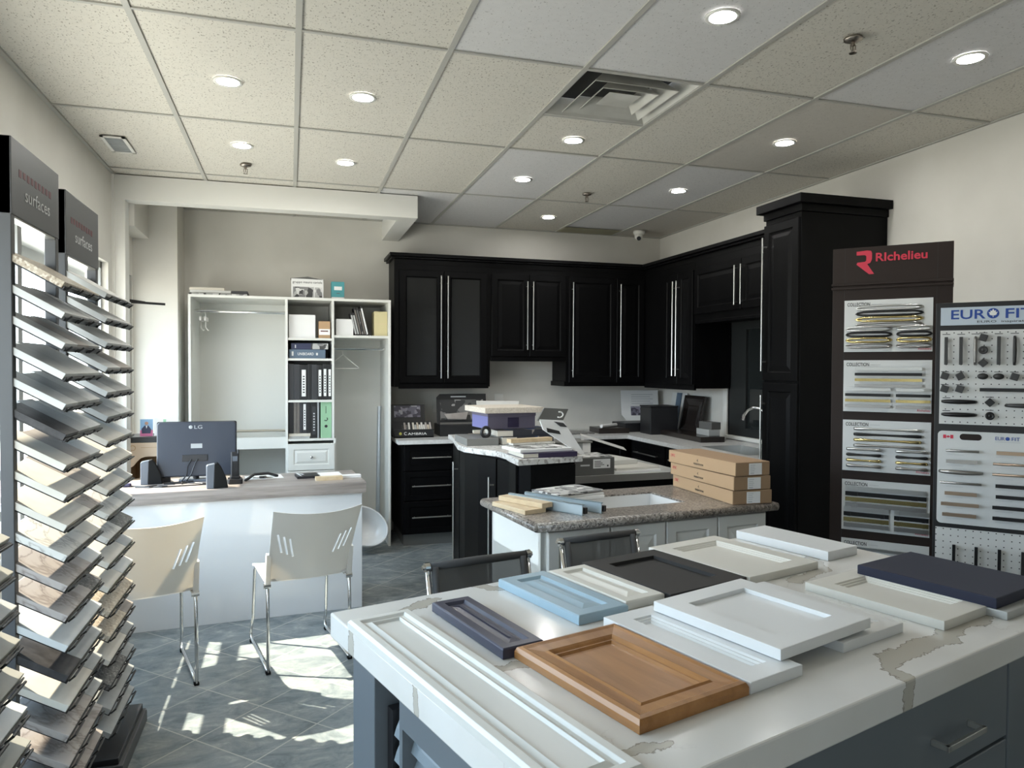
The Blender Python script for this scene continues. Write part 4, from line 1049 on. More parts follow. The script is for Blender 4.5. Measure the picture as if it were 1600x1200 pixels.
slabs = [
 ('paper_sheet', 'white paper sheet under the keys on the desk', 'paper', 'paper', -.265, 4.83, DZ, .225, .16, .0015, 8),
 ('notebook', 'black notebook lying left of the white cards on the desk', 'notebook', 'black_plastic', .040, 4.78, DZ, .135, .15, .016, 6),
 ('card', 'white card sheet between the black notebook and the pale strip', 'card', 'paper', .185, 4.84, DZ, .14, .16, .006, 5),
 ('wood_sample', 'small tan wood sample at the front right of the desk', 'wood sample', 'pale_wood', .150, 4.665, DZ, .165, .05, .024, 5),
 ('strip', 'white strip near the right rear corner of the desk', 'strip', 'paper', .30, 4.735, DZ, .135, .05, .018, 5),
 ('laptop', 'small black device behind the left speaker on the desk', 'device', 'black_plastic', -.775, 4.835, DZ, .075, .12, .03, 20),
]
for s_ in slabs: slab(s_[0], s_[1], s_[2], s_[3], *s_[4:])
tag(MB().box(0, .006, 0, .0015, 0, .09, T(.062, 4.80, DZ+.017) @ Rz(20) @ Rx(-85)).box(.03, .034, 0, .002, 0, .05, T(.062, 4.84, DZ+.0165) @ Rz(50) @ Rx(-85)).build('white_pen', M['paper']), 'white pen lying on the black notebook', 'pen')
t = thing('key_bunch', 'bunch of dark keys on the white paper sheet', 'keys', (-.17, 4.87, DZ+.002))
MB().prism(rrect(.045, .03, .01), 0, .013).build('key_fob', M['black_plastic'], t, bev=.003)
bb = MB()
for k, a in enumerate((10, 160, 195, -25)): bb.box(.02, .062, -.004, .004, .001+k*.002, .003+k*.002, Rz(a)).lathe([(.011, .001), (.011, .003)], 10, M=T(.022*math.cos(R(a)), .022*math.sin(R(a)), k*.002))
bb.build('key', M['brass'], t)
for k, (x, y, a, lb) in enumerate(((-.70, 4.80, 15, 'dark pen on the desk nearest the monitor base'), (-.73, 4.77, 5, 'dark pen on the desk nearest the left speaker'))):
    tag(MB().cyl((x,y,DZ+.005), (x+.13*math.cos(R(a)), y+.13*math.sin(R(a)), DZ+.005), .0045, 8).build('pen', M['black_plastic']), lb, 'pen', 'pens on the desk')
tag(MB().tube([(-.90,4.74,DZ+.003),(-.82,4.70,DZ+.003),(-.76,4.73,DZ+.003),(-.70,4.69,DZ+.003),(-.79,4.66,DZ+.003),(-.87,4.69,DZ+.003),(-.72,4.655,DZ+.003),(-.60,4.68,DZ+.003),(-.46,4.70,DZ+.003)], .004, 6).build('tangled_cable', M['black_plastic']), 'thin black cable tangled on the left of the desk', 'cable')
tag(MB().prism(rrect(.05, .03, .01), 0, .02, T(-.925, 4.74, DZ)).build('computer_mouse', M['purple'], bev=.006), 'small dark mouse at the left end of the desk', 'mouse')

# visitor chairs with sled legs, facing the desk
def clean(mb):
    me = bpy.data.meshes.new('tmp'); me.from_pydata(mb.v, [], mb.f)
    bm = bmesh.new(); bm.from_mesh(me); bmesh.ops.recalc_face_normals(bm, faces=bm.faces); bm.to_mesh(me); bm.free(); return me
def bool_cut(body, cutter, name, mat_, parent):
    a = bpy.data.objects.new(name, clean(body)); c = bpy.data.objects.new('tmp_cutter', clean(cutter))
    COL.objects.link(a); COL.objects.link(c)
    md = a.modifiers.new('cut', 'BOOLEAN'); md.operation = 'DIFFERENCE'; md.object = c; md.solver = 'EXACT'; md.use_self = True
    bpy.context.view_layer.update()
    me = bpy.data.meshes.new_from_object(a.evaluated_get(bpy.context.evaluated_depsgraph_get()))
    old = a.data; a.modifiers.clear(); a.data = me
    bpy.data.objects.remove(c); bpy.data.meshes.remove(old)
    me.materials.clear(); me.materials.append(mat_); a.parent = parent
    return a
def visitor_chair(label, x, y, rz):
    t = thing('visitor_chair', label, 'chair', (x, y, 0), rz, 'white visitor chairs at the desk')
    hw = .206
    def back(u, v, off=0):
        s_ = (u-.5)*2
        wid = hw*(.93+.07*v) + .004
        y_ = .045 - .225*v**1.25 + .055*(1-s_*s_)*(-.9) + off
        z_ = .455 + .358*v + (.018*s_*s_*(1 if v > .5 else -.6)*abs(v-.5)*2)
        return (s_*wid, y_, z_)
    nu, nv = 28, 18
    front, rear = [], []
    vs = []; fs = []
    def hole(i, j):   # slanted slots: three each side
        u, v = (i+.5)/nu, (j+.5)/nv
        return False
    for off in (0, -.007):
        for j in range(nv+1):
            for i in range(nu+1): vs.append(back(i/nu, j/nv, off))
    N = (nu+1)*(nv+1)
    slots = set()
    for j in range(nv):
        for i in range(nu):
            q = (j*(nu+1)+i, j*(nu+1)+i+1, (j+1)*(nu+1)+i+1, (j+1)*(nu+1)+i)
            if (i, j) in slots:
                continue
            fs.append(q); fs.append(tuple(N+x for x in q[::-1]))
            for (di, dj, a_, b_) in ((-1,0,3,0),(1,0,1,2),(0,-1,0,1),(0,1,2,3)):
                ni, nj = i+di, j+dj
                if ni < 0 or nj < 0 or ni >= nu or nj >= nv or (ni, nj) in slots:
                    fs.append((q[b_], q[a_], N+q[a_], N+q[b_]))
    cut = MB()
    for k in range(3):
        for s_ in (-1, 1):
            x_ = s_*(.163 - .027*k); zc = .655 - .012*k
            cut.prism([(x-.0045, z) if q == 0 else (x, z) for q, x, z in ((1, -.0045, -.052), (1, .0045, -.052), (1, .0045, .052), (1, -.0045, .052))], -.25, .25, T(x_, 0, zc) @ Ry(s_*14) @ Rx(90))
    o = bool_cut(MB().add(vs, fs), cut, 'backrest', M['chair_white'], t); smooth_by_angle(o, 50)
    # seat shell
    def seat(u, v, off=0):
        s_ = (u-.5)*2
        return (s_*hw*(1.02-.04*v), .02+.44*v, .452 - .012*(1-s_*s_) - .05*max(0, v-.85)**1.0*2.2 + .012*max(0, .12-v)*8 + off)
    vs = [seat(i/14, j/14) for j in range(15) for i in range(15)] + [seat(i/14, j/14, -.012) for j in range(15) for i in range(15)]
    fs = []
    for j in range(14):
        for i in range(14):
            q = (j*15+i, j*15+i+1, (j+1)*15+i+1, (j+1)*15+i); fs.append(q); fs.append(tuple(225+x for x in q[::-1]))
    for i in range(14):
        for a_, b_ in ((i, i+1), (14*15+i+1, 14*15+i), ((i+1)*15, i*15), (i*15+14, (i+1)*15+14)): fs.append((b_, a_, 225+a_, 225+b_))
    o = MB().add(vs, fs).build('seat', M['chair_white'], t); smooth_by_angle(o, 50)
    for s_ in (-1, 1):
        x_ = s_*(hw-.004)
        MB().tube([(x_, .03, .44), (x_*1.0, .015, .43), (x_, .004, .30), (x_, 0, .012), (x_, .014, .012), (x_, .26, .012), (x_, .46, .012), (x_, .50, .022), (x_, .515, .05), (x_, .49, .085), (x_*.98, .468, .14), (x_*.96, .43, .41), (x_*.95, .41, .432), (x_*.95, .03, .436)], .0085, 10).build('leg', M['chrome'], t, smooth=True)
        MB().box(x_-.012, x_+.012, -.016, .012, .425, .60, T(0, .015, 0) @ T(0,0,.46) @ Rx(13) @ T(0,0,-.46)).build('back_bracket', M['chair_white'], t, bev=.004)
        MB().cyl((x_-.02, .012, .432), (x_+.014, .012, .432), .013, 12).build('joint', M['chrome'], t)
        for y_ in (.006, .475): MB().box(x_-.011, x_+.011, y_-.012, y_+.016, 0, .014).build('foot_glide', M['rubber'], t, bev=.002)
    MB().cyl((-hw*.94, .38, .434), (hw*.94, .38, .434), .007, 8).build('cross_bar', M['chrome'], t)
visitor_chair('white plastic visitor chair with chrome sled legs, in the middle of the desk front', .0905, 3.742, 11.7)
visitor_chair('white plastic visitor chair partly hidden by the stone sample racks', -.621, 3.618, 14.9)

# ------------------------------------------------------------------ white closet system in the alcove
WMm = M['white_mela']
CY, CB = 6.10, YB-.004
t = thing('closet_unit', 'white open closet unit with shelves and drawers in the alcove', 'wardrobe', (0,0,0))
bb = MB()
bb.box(-.755, -.737, CY, CB, 0, 2.05).box(-.040, -.020, CY, CB, 0, 2.05).box(.324, .342, CY, CB, .92, 2.05).box(.336, .354, CY, CB, 0, .92).box(.782, .802, CY, CB, 0, 2.06)
bb.build('upright', WMm, t, bev=.001)
MB().box(-.755, .802, CY-.004, CB, 2.04, 2.06).build('top_panel', WMm, t, bev=.001)
MB().box(-.737, .782, CB-.012, CB, .0, 2.04).build('back_panel', WMm, t)
for z in (1.735, 1.570, 1.233, .920): MB().box(-.020, .334 if z > 1 else .352, CY+.005, CB-.012, z-.018, z).build('shelf', WMm, t)
MB().box(.342, .782, CY+.01, CB-.012, 1.742, 1.762).build('shelf', WMm, t)
MB().box(-.737, -.040, CY+.02, CB-.012, .845, .862).build('shelf', WMm, t)
MB().box(-.737, -.040, CY+.02, CY+.036, .862, .935).build('shelf_lip', WMm, t)
DP = [(0,0),(0,.015),(.003,.018),(.045,.018),(.050,.011),(.056,.011),(.072,.017)]
for z0 in (.665, .445, .225):
    d = MB().panel(.366, .215, DP, T(-.022, CY, 0) @ FRONT @ T(0, z0, 0)).build('drawer_front', WMm, t)
    MB().lathe([(.005, 0), (.005, .010), (.013, .018), (.010, .025), (.003, .027)], 14, M=T(.161, CY-.017, z0+.108) @ Rx(90)).build('knob', M['chrome'], d, smooth=True)
for x0, x1, z in ((-.737, -.040, 1.945), (-.737, -.040, .975), (.342, .782, 1.657)):
    MB().cyl((x0, CY+.20, z), (x1, CY+.20, z), .013, 12).build('hanging_rod', M['chrome'], t)
def hanger(label, x, z, kind, y=CY+.20):
    t = thing('coat_hanger', label, 'hanger', (x, y, z), 0, 'white hangers in the closet')
    MB().tube([(.012, 0, -.006), (.016, 0, .008), (.0, 0, .017), (-.016, 0, .008), (-.008, 0, -.02), (0, 0, -.05)], .0025, 6).build('hook', M['chair_white'], t)
    if kind == 'clip':
        MB().box(-.007, .007, -.10, .10, -.08, -.05).tube([(-.004,0,-.06), (-.006,0,-.13), (.012,0,-.155), (.02,0,-.15)], .006, 6).build('clip_bar', M['chair_white'], t)
    else:
        MB().tube([(0,0,-.05), (.13,0,-.16), (.13,0,-.168), (-.13,0,-.168), (-.13,0,-.16)], .004, 6, True).build('shoulder', M['chair_white'], t)
hanger('white clip hanger nearest the left upright on the left closet rod', -.68, 1.945, 'clip')
hanger('white clip hanger second from the left upright on the closet rod', -.645, 1.945, 'clip')
hanger('thin white triangular hanger on the right closet rod', .425, 1.657, 'tri')

def cbox(name, label, cat, x0, x1, y0, d_, z0, h_, mm, group=None, rz=0, bev=.002):
    return tag(MB().box(0, x1-x0, 0, d_, 0, h_, T(x0, y0, z0) @ Rz(rz)).build(name, M[mm], bev=bev), label, cat, group)
# on top of the closet
ZT2 = 2.0605
for k, (lb, x0, x1, mm) in enumerate((('bottom pale catalogue of the flat pile on the closet top', -.76, -.33, 'photo_bw'), ('second pale catalogue of the flat pile on the closet top', -.75, -.45, 'chip8'), ('top pale catalogue of the flat pile on the closet top', -.755, -.50, 'book_edge'), ('dark-edged catalogue at the right of the flat pile on the closet top', -.445, -.325, 'binder_grey'))):
    cbox('catalogue', lb, 'book', x0, x1, 6.18, .24, ZT2 + (.0 if k == 0 else .022 if k < 3 else .022) + (.020 if k == 2 else 0), .020, mm, 'catalogues on the closet top')
t = thing('poster_box', 'white box on the closet top with black lettering and a grey room picture', 'box', (.008, 6.22, ZT2))
MB().box(0, .255, 0, .16, 0, .165).build('body', M['paper'], t, bev=.002)
MB().prism([(-.005,.166),(.26,.160),(.13,.182)], 0, .15, Rx(90) @ Matrix.Scale(-1, 4, (0,0,1))).build('dark_flap', M['box_grey'], t)
MB().box(.014, .178, -.0015, 0, .014, .098).box(.186, .244, -.0015, 0, .014, .096).build('room_picture', M['photo_bw'], t)
text('gruppo mauro cariola', .235, M['print_black'], t, (.010, -.001, .128), UP, height=.024)
t = thing('carton', 'teal box with a white base standing on the closet top', 'box', (.327, 6.22, ZT2))
MB().box(0, .105, 0, .10, .022, .150).build('body', M['teal'], t, bev=.002)
MB().box(.002, .103, .001, .099, 0, .022).build('base', M['paper'], t)
MB().box(.022, .085, -.0014, 0, .080, .110).build('white_label', M['paper'], t)
MB().box(.04, .068, -.0012, 0, .052, .056).build('small_print', M['print_dim_red'], t)
# top cubbies
cbox('carton', 'large white box in the upper left cubby of the closet', 'box', -.012, .196, 6.16, .22, 1.736, .19, 'paper')
t = thing('carton', 'small brown cardboard box beside the large white box', 'box', (.222, 6.16, 1.736))
MB().box(0, .092, 0, .15, 0, .140).build('body', M['cardboard'], t, bev=.002)
MB().box(0.002, .090, -.0015, 0, .028, .076).build('white_label', M['paper'], t)
MB().box(.015, .075, -.0022, -.001, .054, .064).build('label_print', M['print_dim_red'], t)
cbox('carton', 'low white box in the upper right cubby of the closet', 'box', .360, .500, 6.16, .20, 1.763, .135, 'paper')
for k in range(6):
    h_ = (.19, .19, .235, .235, .225, .25)[k]; mm = ('door_grey', 'door_grey', 'book_brown', 'photo_dark', 'book_brown', 'paper')[k]
    lb = ('grey', 'grey', 'brown', 'dark patterned', 'brown', 'white-spined')[k]
    t = thing('book', f'{lb} leaning book, {("first","second","third","fourth","fifth","sixth")[k]} from the low white box', 'book', (.515+k*.019, 6.16, 1.7635), 0, 'leaning books in the closet')
    Mt = Ry(-13)
    MB().box(0, .0165, 0, .17, 0, h_, Mt).build('cover', M['board_black'], t, bev=.001)
    MB().box(.002, .0145, -.0015, 0, .01, h_-.02, Mt).build('spine_print', M[mm], t)
t = thing('magazine_file', 'pale yellow file box at the right end of the upper right cubby', 'file box', (.672, 6.16, 1.763))
MB().box(0, .108, 0, .20, 0, .205).build('body', M['manila'], t, bev=.002)
MB().box(.0, .108, -.001, 0, .100, .103).build('fold_line', M['pale_wood'], t)
t = thing('carton', 'slate blue flat box with white UNIBOARD lettering', 'box', (-.010, 6.14, 1.571))
MB().box(0, .285, 0, .22, 0, .072).build('body', M['blue_box'], t, bev=.002)
text('UNIBOARD', .125, M['label_white'], t, (.065, -.001, .025), UP, height=.022)
MB().box(.02, .034, -.001, 0, .02, .055).box(.21, .225, -.001, 0, .025, .045).build('mark', M['chip8'], t)
t = thing('carton', 'navy flat box lying on the slate blue box', 'box', (.005, 6.14, 1.644))
MB().box(0, .29, 0, .22, 0, .050).build('body', M['navy_box'], t, bev=.002)
MB().box(.155, .29, -.0012, 0, .002, .048).build('picture_label', M['photo_bw'], t)
MB().box(.03, .038, -.0012, 0, .01, .036).build('small_mark', M['print_grey'], t)
# binders, two shelves
def binder(label, x, w_, h_, z, mm, spine=None, group='binders in the closet', y=6.13):
    t = thing('binder', label, 'binder', (x, y, z), 0, group)
    MB().box(0, w_-.0015, 0, .24, 0, h_).build('cover', M[mm], t, bev=.002)
    if spine:
        MB().box(w_*.22, w_*.74, -.0012, 0, h_*.10, h_*.86).build('spine_label', M[spine], t)
        bb = MB()
        for k in range(7): bb.box(w_*.36, w_*.60, -.002, -.001, h_*(.20+.075*k), h_*(.235+.075*k))
        bb.build('spine_text', M['print_black'] if spine != 'binder_grey' else M['print_grey'], t)
    return t
ord_ = ('first','second','third','fourth','fifth','sixth','seventh','eighth','ninth')
ws2 = [.043, .046, .062, .030, .046, .040, .040, .034]
x = -.016
for k, w_ in enumerate(ws2):
    sp = (None, None, 'paper', None, None, 'paper', 'paper', 'paper')[k]
    mm = ('binder_grey','binder_grey','binder_black','binder_black','binder_grey','binder_black','binder_black','binder_black')[k]
    binder(f'{"white-labelled black" if sp else "plain dark"} binder, {ord_[k]} from the left on the upper binder shelf', x, w_, .292-.004*(k % 3), 1.2335, mm, sp)
    x += w_
ws3 = [.040, .024, .024, .020, .036, .030, .052, .016]
x = -.016
for k, w_ in enumerate(ws3):
    sp = (None, None, None, None, 'paper', None, 'binder_grey', None)[k]
    mm = ('binder_black','book_brown','book_brown','binder_grey','binder_grey','binder_black','binder_black','tube_grey')[k]
    z = .9625 if k < 5 else .9205
    binder(f'{"white-labelled" if sp == "paper" else "narrow dark" if k != 6 else "thick black"} binder, {ord_[k]} from the left on the lower binder shelf', x, w_, (.275-.012*(k % 2)) if k < 5 else .30, z, mm, sp)
    x += w_
cbox('catalogue', 'grey catalogue lying flat under the lower shelf binders', 'book', -.016, .150, 6.125, .24, .9205, .016, 'chip3', 'flat catalogues under binders')
cbox('catalogue', 'pale catalogue lying flat on top of the grey one under the binders', 'book', -.016, .155, 6.128, .24, .937, .024, 'book_edge', 'flat catalogues under binders')
t = thing('binder', 'pale green box binder at the right of the lower binder shelf', 'binder', (.235, 6.13, .9212))
MB().box(0, .086, 0, .25, 0, .300).build('cover', M['book_green'], t, bev=.002)
MB().lathe([(.012, 0), (.012, .001)], 16, M=T(.043, -.0005, .095) @ Rx(90)).build('finger_hole', M['print_black'], t)
MB().tube([(.03,-.001,.145), (.045,-.001,.14), (.055,-.001,.152), (.05,-.001,.165)], .004, 6).box(.04, .044, -.0015, 0, .20, .26).build('spine_mark', M['print_black'], t)
# things leaning in the right bay
tag(MB().cyl((.715, 6.32, .02), (.742, 6.40, 1.16), .018, 14).build('curtain_tube', M['tube_grey'], smooth=False), 'long silver tube leaning in the right closet bay', 'tube')
t = thing('wash_basin', 'white oval wash basin tipped on the floor beside the desk', 'basin', (.575, 5.93, .005), 0)
def basin(u, v):
    a = u*2*math.pi; r_ = math.sin(v*math.pi/2)**.6
    return (.205*r_*math.cos(a), .165*r_*math.sin(a), .15*(1-math.cos(v*math.pi/2)))
bm_ = T(-.03, .02, .185) @ Ry(24) @ Rx(56) @ T(0, 0, -.075)
vs = MB().grid(basin, 32, 10); vs.v = [tuple(bm_ @ Vector(p)) for p in vs.v]; vs.build('bowl_outer', M['porcelain'], t, smooth=True)
ins = MB().grid(lambda u, v: tuple(Vector(basin(u, v))*.94 + Vector((0,0,.009+.0006))), 32, 10); ins.v = [tuple(bm_ @ Vector(p)) for p in ins.v]; ins.build('bowl_inner', M['porcelain'], t, smooth=True)
rim = MB().tube([(.199*math.cos(2*math.pi*k/36), .160*math.sin(2*math.pi*k/36), .150) for k in range(36)], .007, 8, True); rim.v = [tuple(bm_ @ Vector(p)) for p in rim.v]; rim.build('rim', M['porcelain'], t, smooth=True)
dd = MB().lathe([(.018, .012), (.018, .016)], 16); dd.v = [tuple(bm_ @ Vector(p)) for p in dd.v]; dd.build('drain', M['black_plastic'], t)
st = MB().box(-.03, .03, .06, .11, 0, .001, T(-.07, -.02, .045) @ Ry(28)); st.v = [tuple(bm_ @ Vector(p)) for p in st.v]; st.build('sticker', M['paper'], t)

# small dark-topped stand in the alcove corner with a cardboard cut-out front
t = thing('side_stand', 'beige cardboard stand with a dark top in the alcove corner', 'stand', (-1.155, 5.85, 0))
MB().box(0, .42, 0, .30, .942, .985).build('dark_top', M['board_black'], t, bev=.003)
MB().box(0.01, .03, .01, .29, 0, .942).box(.39, .41, .01, .29, 0, .942).box(.01, .41, .28, .29, 0, .942).build('side_walls', M['cardboard'], t)
bb = MB().box(.01, .41, .0, .01, .87, .942).box(.01, .41, 0, .01, .30, .56)
top_cut = [(0,.87),(.40,.87),(.40,.84),(.13,.84),(.095,.828),(.07,.80),(.05,.775),(.03,.762),(0,.758)]
bb.prism([(x+.01, z) for x, z in top_cut], -.010, 0, Rx(90))
low = [(0,.56),(.40,.56),(.40,.69),(.21,.69),(.195,.735),(.16,.757),(.125,.745),(.105,.70),(.08,.68),(0,.675)]
bb.prism([(x+.01, z) for x, z in low], -.010, 0, Rx(90))
bb.build('cut_out_front', M['cardboard_pale'], t)
MB().tube([(.055+.018*math.cos(2*math.pi*k/18), -.0008, .905+.018*math.sin(2*math.pi*k/18)) for k in range(18)], .0025, 6, True).box(.11, .30, -.001, 0, .905, .908).build('scored_circle', M['cardboard'], t)
MB().box(.03, .39, .012, .28, .56, .57).build('inner_shelf', M['cardboard_dark'], t)
t = thing('leaflet_card', 'upright card showing a suited person with crossed arms on the dark stand', 'card', (-1.060, 5.90, .9855), 4)
MB().box(0, .085, 0, .004, 0, .125, Rx(-6)).build('card', base('pale_blue_card', (.25, .42, .62), .5), t)
MB().box(.0, .085, -.001, 0, 0, .045, Rx(-6)).build('pink_band', base('pink_card', (.55, .14, .28), .5), t)
MB().prism([(.012,.02),(.07,.02),(.074,.05),(.055,.078),(.030,.078),(.010,.055)], 0, .001, T(0, -.001, 0) @ Rx(84)).build('suit_picture', M['navy_box'], t)
MB().lathe([(.0125, 0), (.0125, .001)], 14, M=T(.043, .005, .094) @ Rx(84)).build('head_picture', base('skin_tone_print', (.45, .26, .18), .6), t)
MB().prism([(.037,.076),(.049,.076),(.043,.055)], .001, .0015, T(0, -.001, 0) @ Rx(84)).build('shirt_picture', M['paper'], t)
t = thing('leaflet_card', 'upright white card standing right of the suited person card', 'card', (-.968, 5.915, .9855), -3)
MB().box(0, .085, 0, .004, 0, .13, Rx(-6)).build('card', M['paper'], t)
MB().box(.06, .08, -.001, 0, .095, .122, Rx(-6)).build('green_mark', M['book_green'], t)

# ------------------------------------------------------------------ stone sample racks along the left glazing
ORD = ('top','second','third','fourth','fifth','sixth','seventh','eighth','ninth','tenth','eleventh','twelfth','thirteenth','fourteenth','fifteenth','sixteenth','seventeenth','eighteenth','bottom')
CHIPN = {'chip0':'white marbled','chip1':'cream','chip2':'taupe','chip3':'grey','chip4':'black','chip5':'tan speckled','chip6':'dark speckled','chip7':'pinkish beige','chip8':'pale grey','chip9':'olive grey'}
SL = 30.0
def rack(label, y0, y1, zt, zh, ztips, x_tip, rows, which, header=True, hdr_text=True):
    xp0, xp1 = -.788, -.754
    t = thing('sample_rack', label, 'display rack', (0, 0, 0), 0, 'stone sample racks')
    for ya in (y0, y1-.030): MB().box(xp0, xp1, ya, ya+.030, .05, zt).build('side_post', M['rack'], t, bev=.002)
    if header:
        MB().box(xp0, xp1+.002, y0, y1, zh, zt).build('header_panel', M['rack'], t, bev=.002)
        MB().box(xp0+.002, xp1-.002, y0+.03, y1-.03, zh-.006, zh).build('header_lip', M['steel'], t)
        text('surfaces', (y1-y0)*.52, M['print_grey'], t, (xp1+.003, y0+(y1-y0)*.24, zh+.058), (R(90), 0, R(90)), height=.040)
        bb = MB()
        for k in range(9): bb.box(xp1+.0021, xp1+.0026, y0+.06+k*.034, y0+.06+k*.034+.022, zh+.118+.002*(k % 2), zh+.140)
        bb.build('faint_red_print', M['print_dim_red'], t)
    MB().box(-1.0, -.585, y0-.01, y1+.01, .0, .055).build('base_plinth', M['rack'], t, bev=.003)
    MB().box(-1.0, -.60, y0, y1, .055, .08).build('base_top', M['black_plastic'], t, bev=.003)
    c_, s_ = math.cos(R(SL)), math.sin(R(SL))
    for i, z in enumerate(ztips):
        xt = x_tip(i)
        # local slope frame: u runs up the slope towards the window, origin at the tip
        Mx = Matrix(((-c_, 0, s_, xt), (0, 1, 0, 0), (s_, 0, c_, z), (0, 0, 0, 1)))
        bb = MB().box(.0, .18, y0+.01, y1-.03, -.027, -.023, Mx).box(-.004, 0, y0+.01, y1-.03, -.027, -.014, Mx)
        for k in range(3):
            ya = y0+.03+k*(y1-y0-.06)/3; yb = ya+(y1-y0-.06)/3-.03
            bb.tube([Mx @ Vector(p) for p in ((.02, ya, -.024), (-.006, ya, -.024), (-.012, ya, -.008), (-.012, yb, -.008), (-.006, yb, -.024), (.02, yb, -.024))], .0035, 6)
        bb.build('shelf_bracket', M['rack_black'], t)
        spec = rows[i % len(rows)] if i < 99 else rows[0]
        span = (y1-.035)-(y0+.005); yy = y0+.005; tot = sum(q[1] for q in spec)
        for k, (mm, f) in enumerate(spec):
            wd = span*f/tot; n = len(spec)
            pos = '' if n == 1 else (', nearest the viewer', ', farther end')[k] if n == 2 else (', nearest the viewer', ', middle', ', farther end')[k]
            lb = f'{CHIPN[mm]} stone sample on the {ORD[i]} shelf of the {which} rack{pos}'
            th = .020
            Mc = Matrix(((-c_, 0, s_, 0), (0, 1, 0, 0), (s_, 0, c_, 0), (0, 0, 0, 1)))
            o = MB().box(.001, .192-.012*((i+k) % 2), 0, wd-.002, -.0225, -.0225+th, Mc).build('stone_sample', M[mm], None, (xt, yy, z), bev=.0015)
            tag(o, lb, 'stone sample', 'stone samples on the racks')
            yy += wd
rowsA = [[('chip5',1)], [('chip8',2),('chip3',1)], [('chip8',1),('chip2',1),('chip3',1)], [('chip8',1),('chip8',2)], [('chip8',1),('chip3',1),('chip8',1)],
 [('chip4',1),('chip3',1),('chip8',1)], [('chip1',1),('chip2',1),('chip8',1)], [('chip1',2),('chip2',1),('chip2',1)], [('chip1',2),('chip7',1)], [('chip0',2),('chip1',1)],
 [('chip7',2),('chip8',1)], [('chip7',2),('chip6',1)], [('chip8',1)], [('chip4',1),('chip3',2)], [('chip1',2),('chip3',1)], [('chip7',2),('chip3',1)], [('chip7',1)], [('chip7',2),('chip2',1)]]
rowsB = [[('chip8',1)], [('chip8',2),('chip8',1)], [('chip8',1),('chip8',1)], [('chip8',1),('chip2',1)], [('chip8',1),('chip3',2)], [('chip3',1),('chip8',1)], [('chip1',2),('chip8',1)], [('chip1',1),('chip1',1)],
 [('chip1',2),('chip3',1)], [('chip0',2),('chip3',1)], [('chip0',1),('chip6',1)], [('chip1',2),('chip3',1)], [('chip1',1),('chip8',1)], [('chip5',1)], [('chip5',2),('chip2',1)], [('chip1',2),('chip3',1)], [('chip6',2),('chip3',1)], [('chip3',1)], [('chip3',1)]]
rack('charcoal sample rack with surfaces header and stone samples, nearer of the two tall ones', 2.385, 2.825, 2.15, 1.930, [1.745-.0885*i for i in range(18)], lambda i: -.620, rowsA, 'nearer tall')
rack('charcoal sample rack with surfaces header and stone samples, farther of the two tall ones', 2.905, 3.355, 2.12, 1.895, [1.763-.0885*i for i in range(19)], lambda i: -.622, rowsB, 'farther tall')
rowsC = [[('chip9',1)], [('chip9',1)], [('chip3',1)], [('chip6',2),('chip9',1)], [('chip9',1)], [('chip8',1)], [('chip9',1)], [('chip9',1)], [('chip3',1)]]
rack('low charcoal sample rack at the left edge of the photo, mostly out of frame', 1.48, 1.925, 1.22, 1.10, [1.115-.078*i for i in range(11)], lambda i: -.602+.006*i, rowsC, 'low left', header=False)

# ------------------------------------------------------------------ hardware display towers on the right
DA = -47.94
t = thing('hardware_display', 'dark brown display tower with a red R emblem and panels of cabinet handles', 'display stand', (2.521, 2.930, 0), DA)
MB().box(0, .501, 0, .14, 0, 1.885).build('tower_body', M['board_brown'], t, bev=.002)
MB().box(0, .501, -.004, .10, 1.912, 2.08).build('header_board', M['board_brown'], t, bev=.002)
MB().box(-.004, .503, -.010, .12, 1.882, 1.893).box(-.004, .503, -.010, .12, 1.900, 1.912).box(.004, .497, -.002, .12, 1.893, 1.900).build('shelf_ledge', M['board_brown'], t, bev=.002)
MB().box(.0535, .055, -.0048, -.003, 1.912, 2.08).box(.4385, .44, -.0048, -.003, 1.912, 2.08).box(.052, .0535, -.0008, .001, 0, 1.882).box(.437, .4385, -.0008, .001, 0, 1.882).build('panel_seam', M['print_black'], t)
R_shape = [(.104,2.060),(.150,2.063),(.166,2.060),(.170,2.050),(.170,2.020),(.163,2.004),(.150,1.999),(.180,1.951),(.158,1.951),(.104,1.999),(.108,2.008),(.140,2.010),(.146,2.016),(.146,2.036),(.140,2.042),(.104,2.042)]
MB().prism([(x, z) for x, z in R_shape], .0041, .0060, Rx(90)).build('emblem', M['print_red'], t)
text('RIchelieu', .212, M['print_red'], t, (.183, -.0050, 2.010), UP, height=.040, ext=.0008, bold=.02)
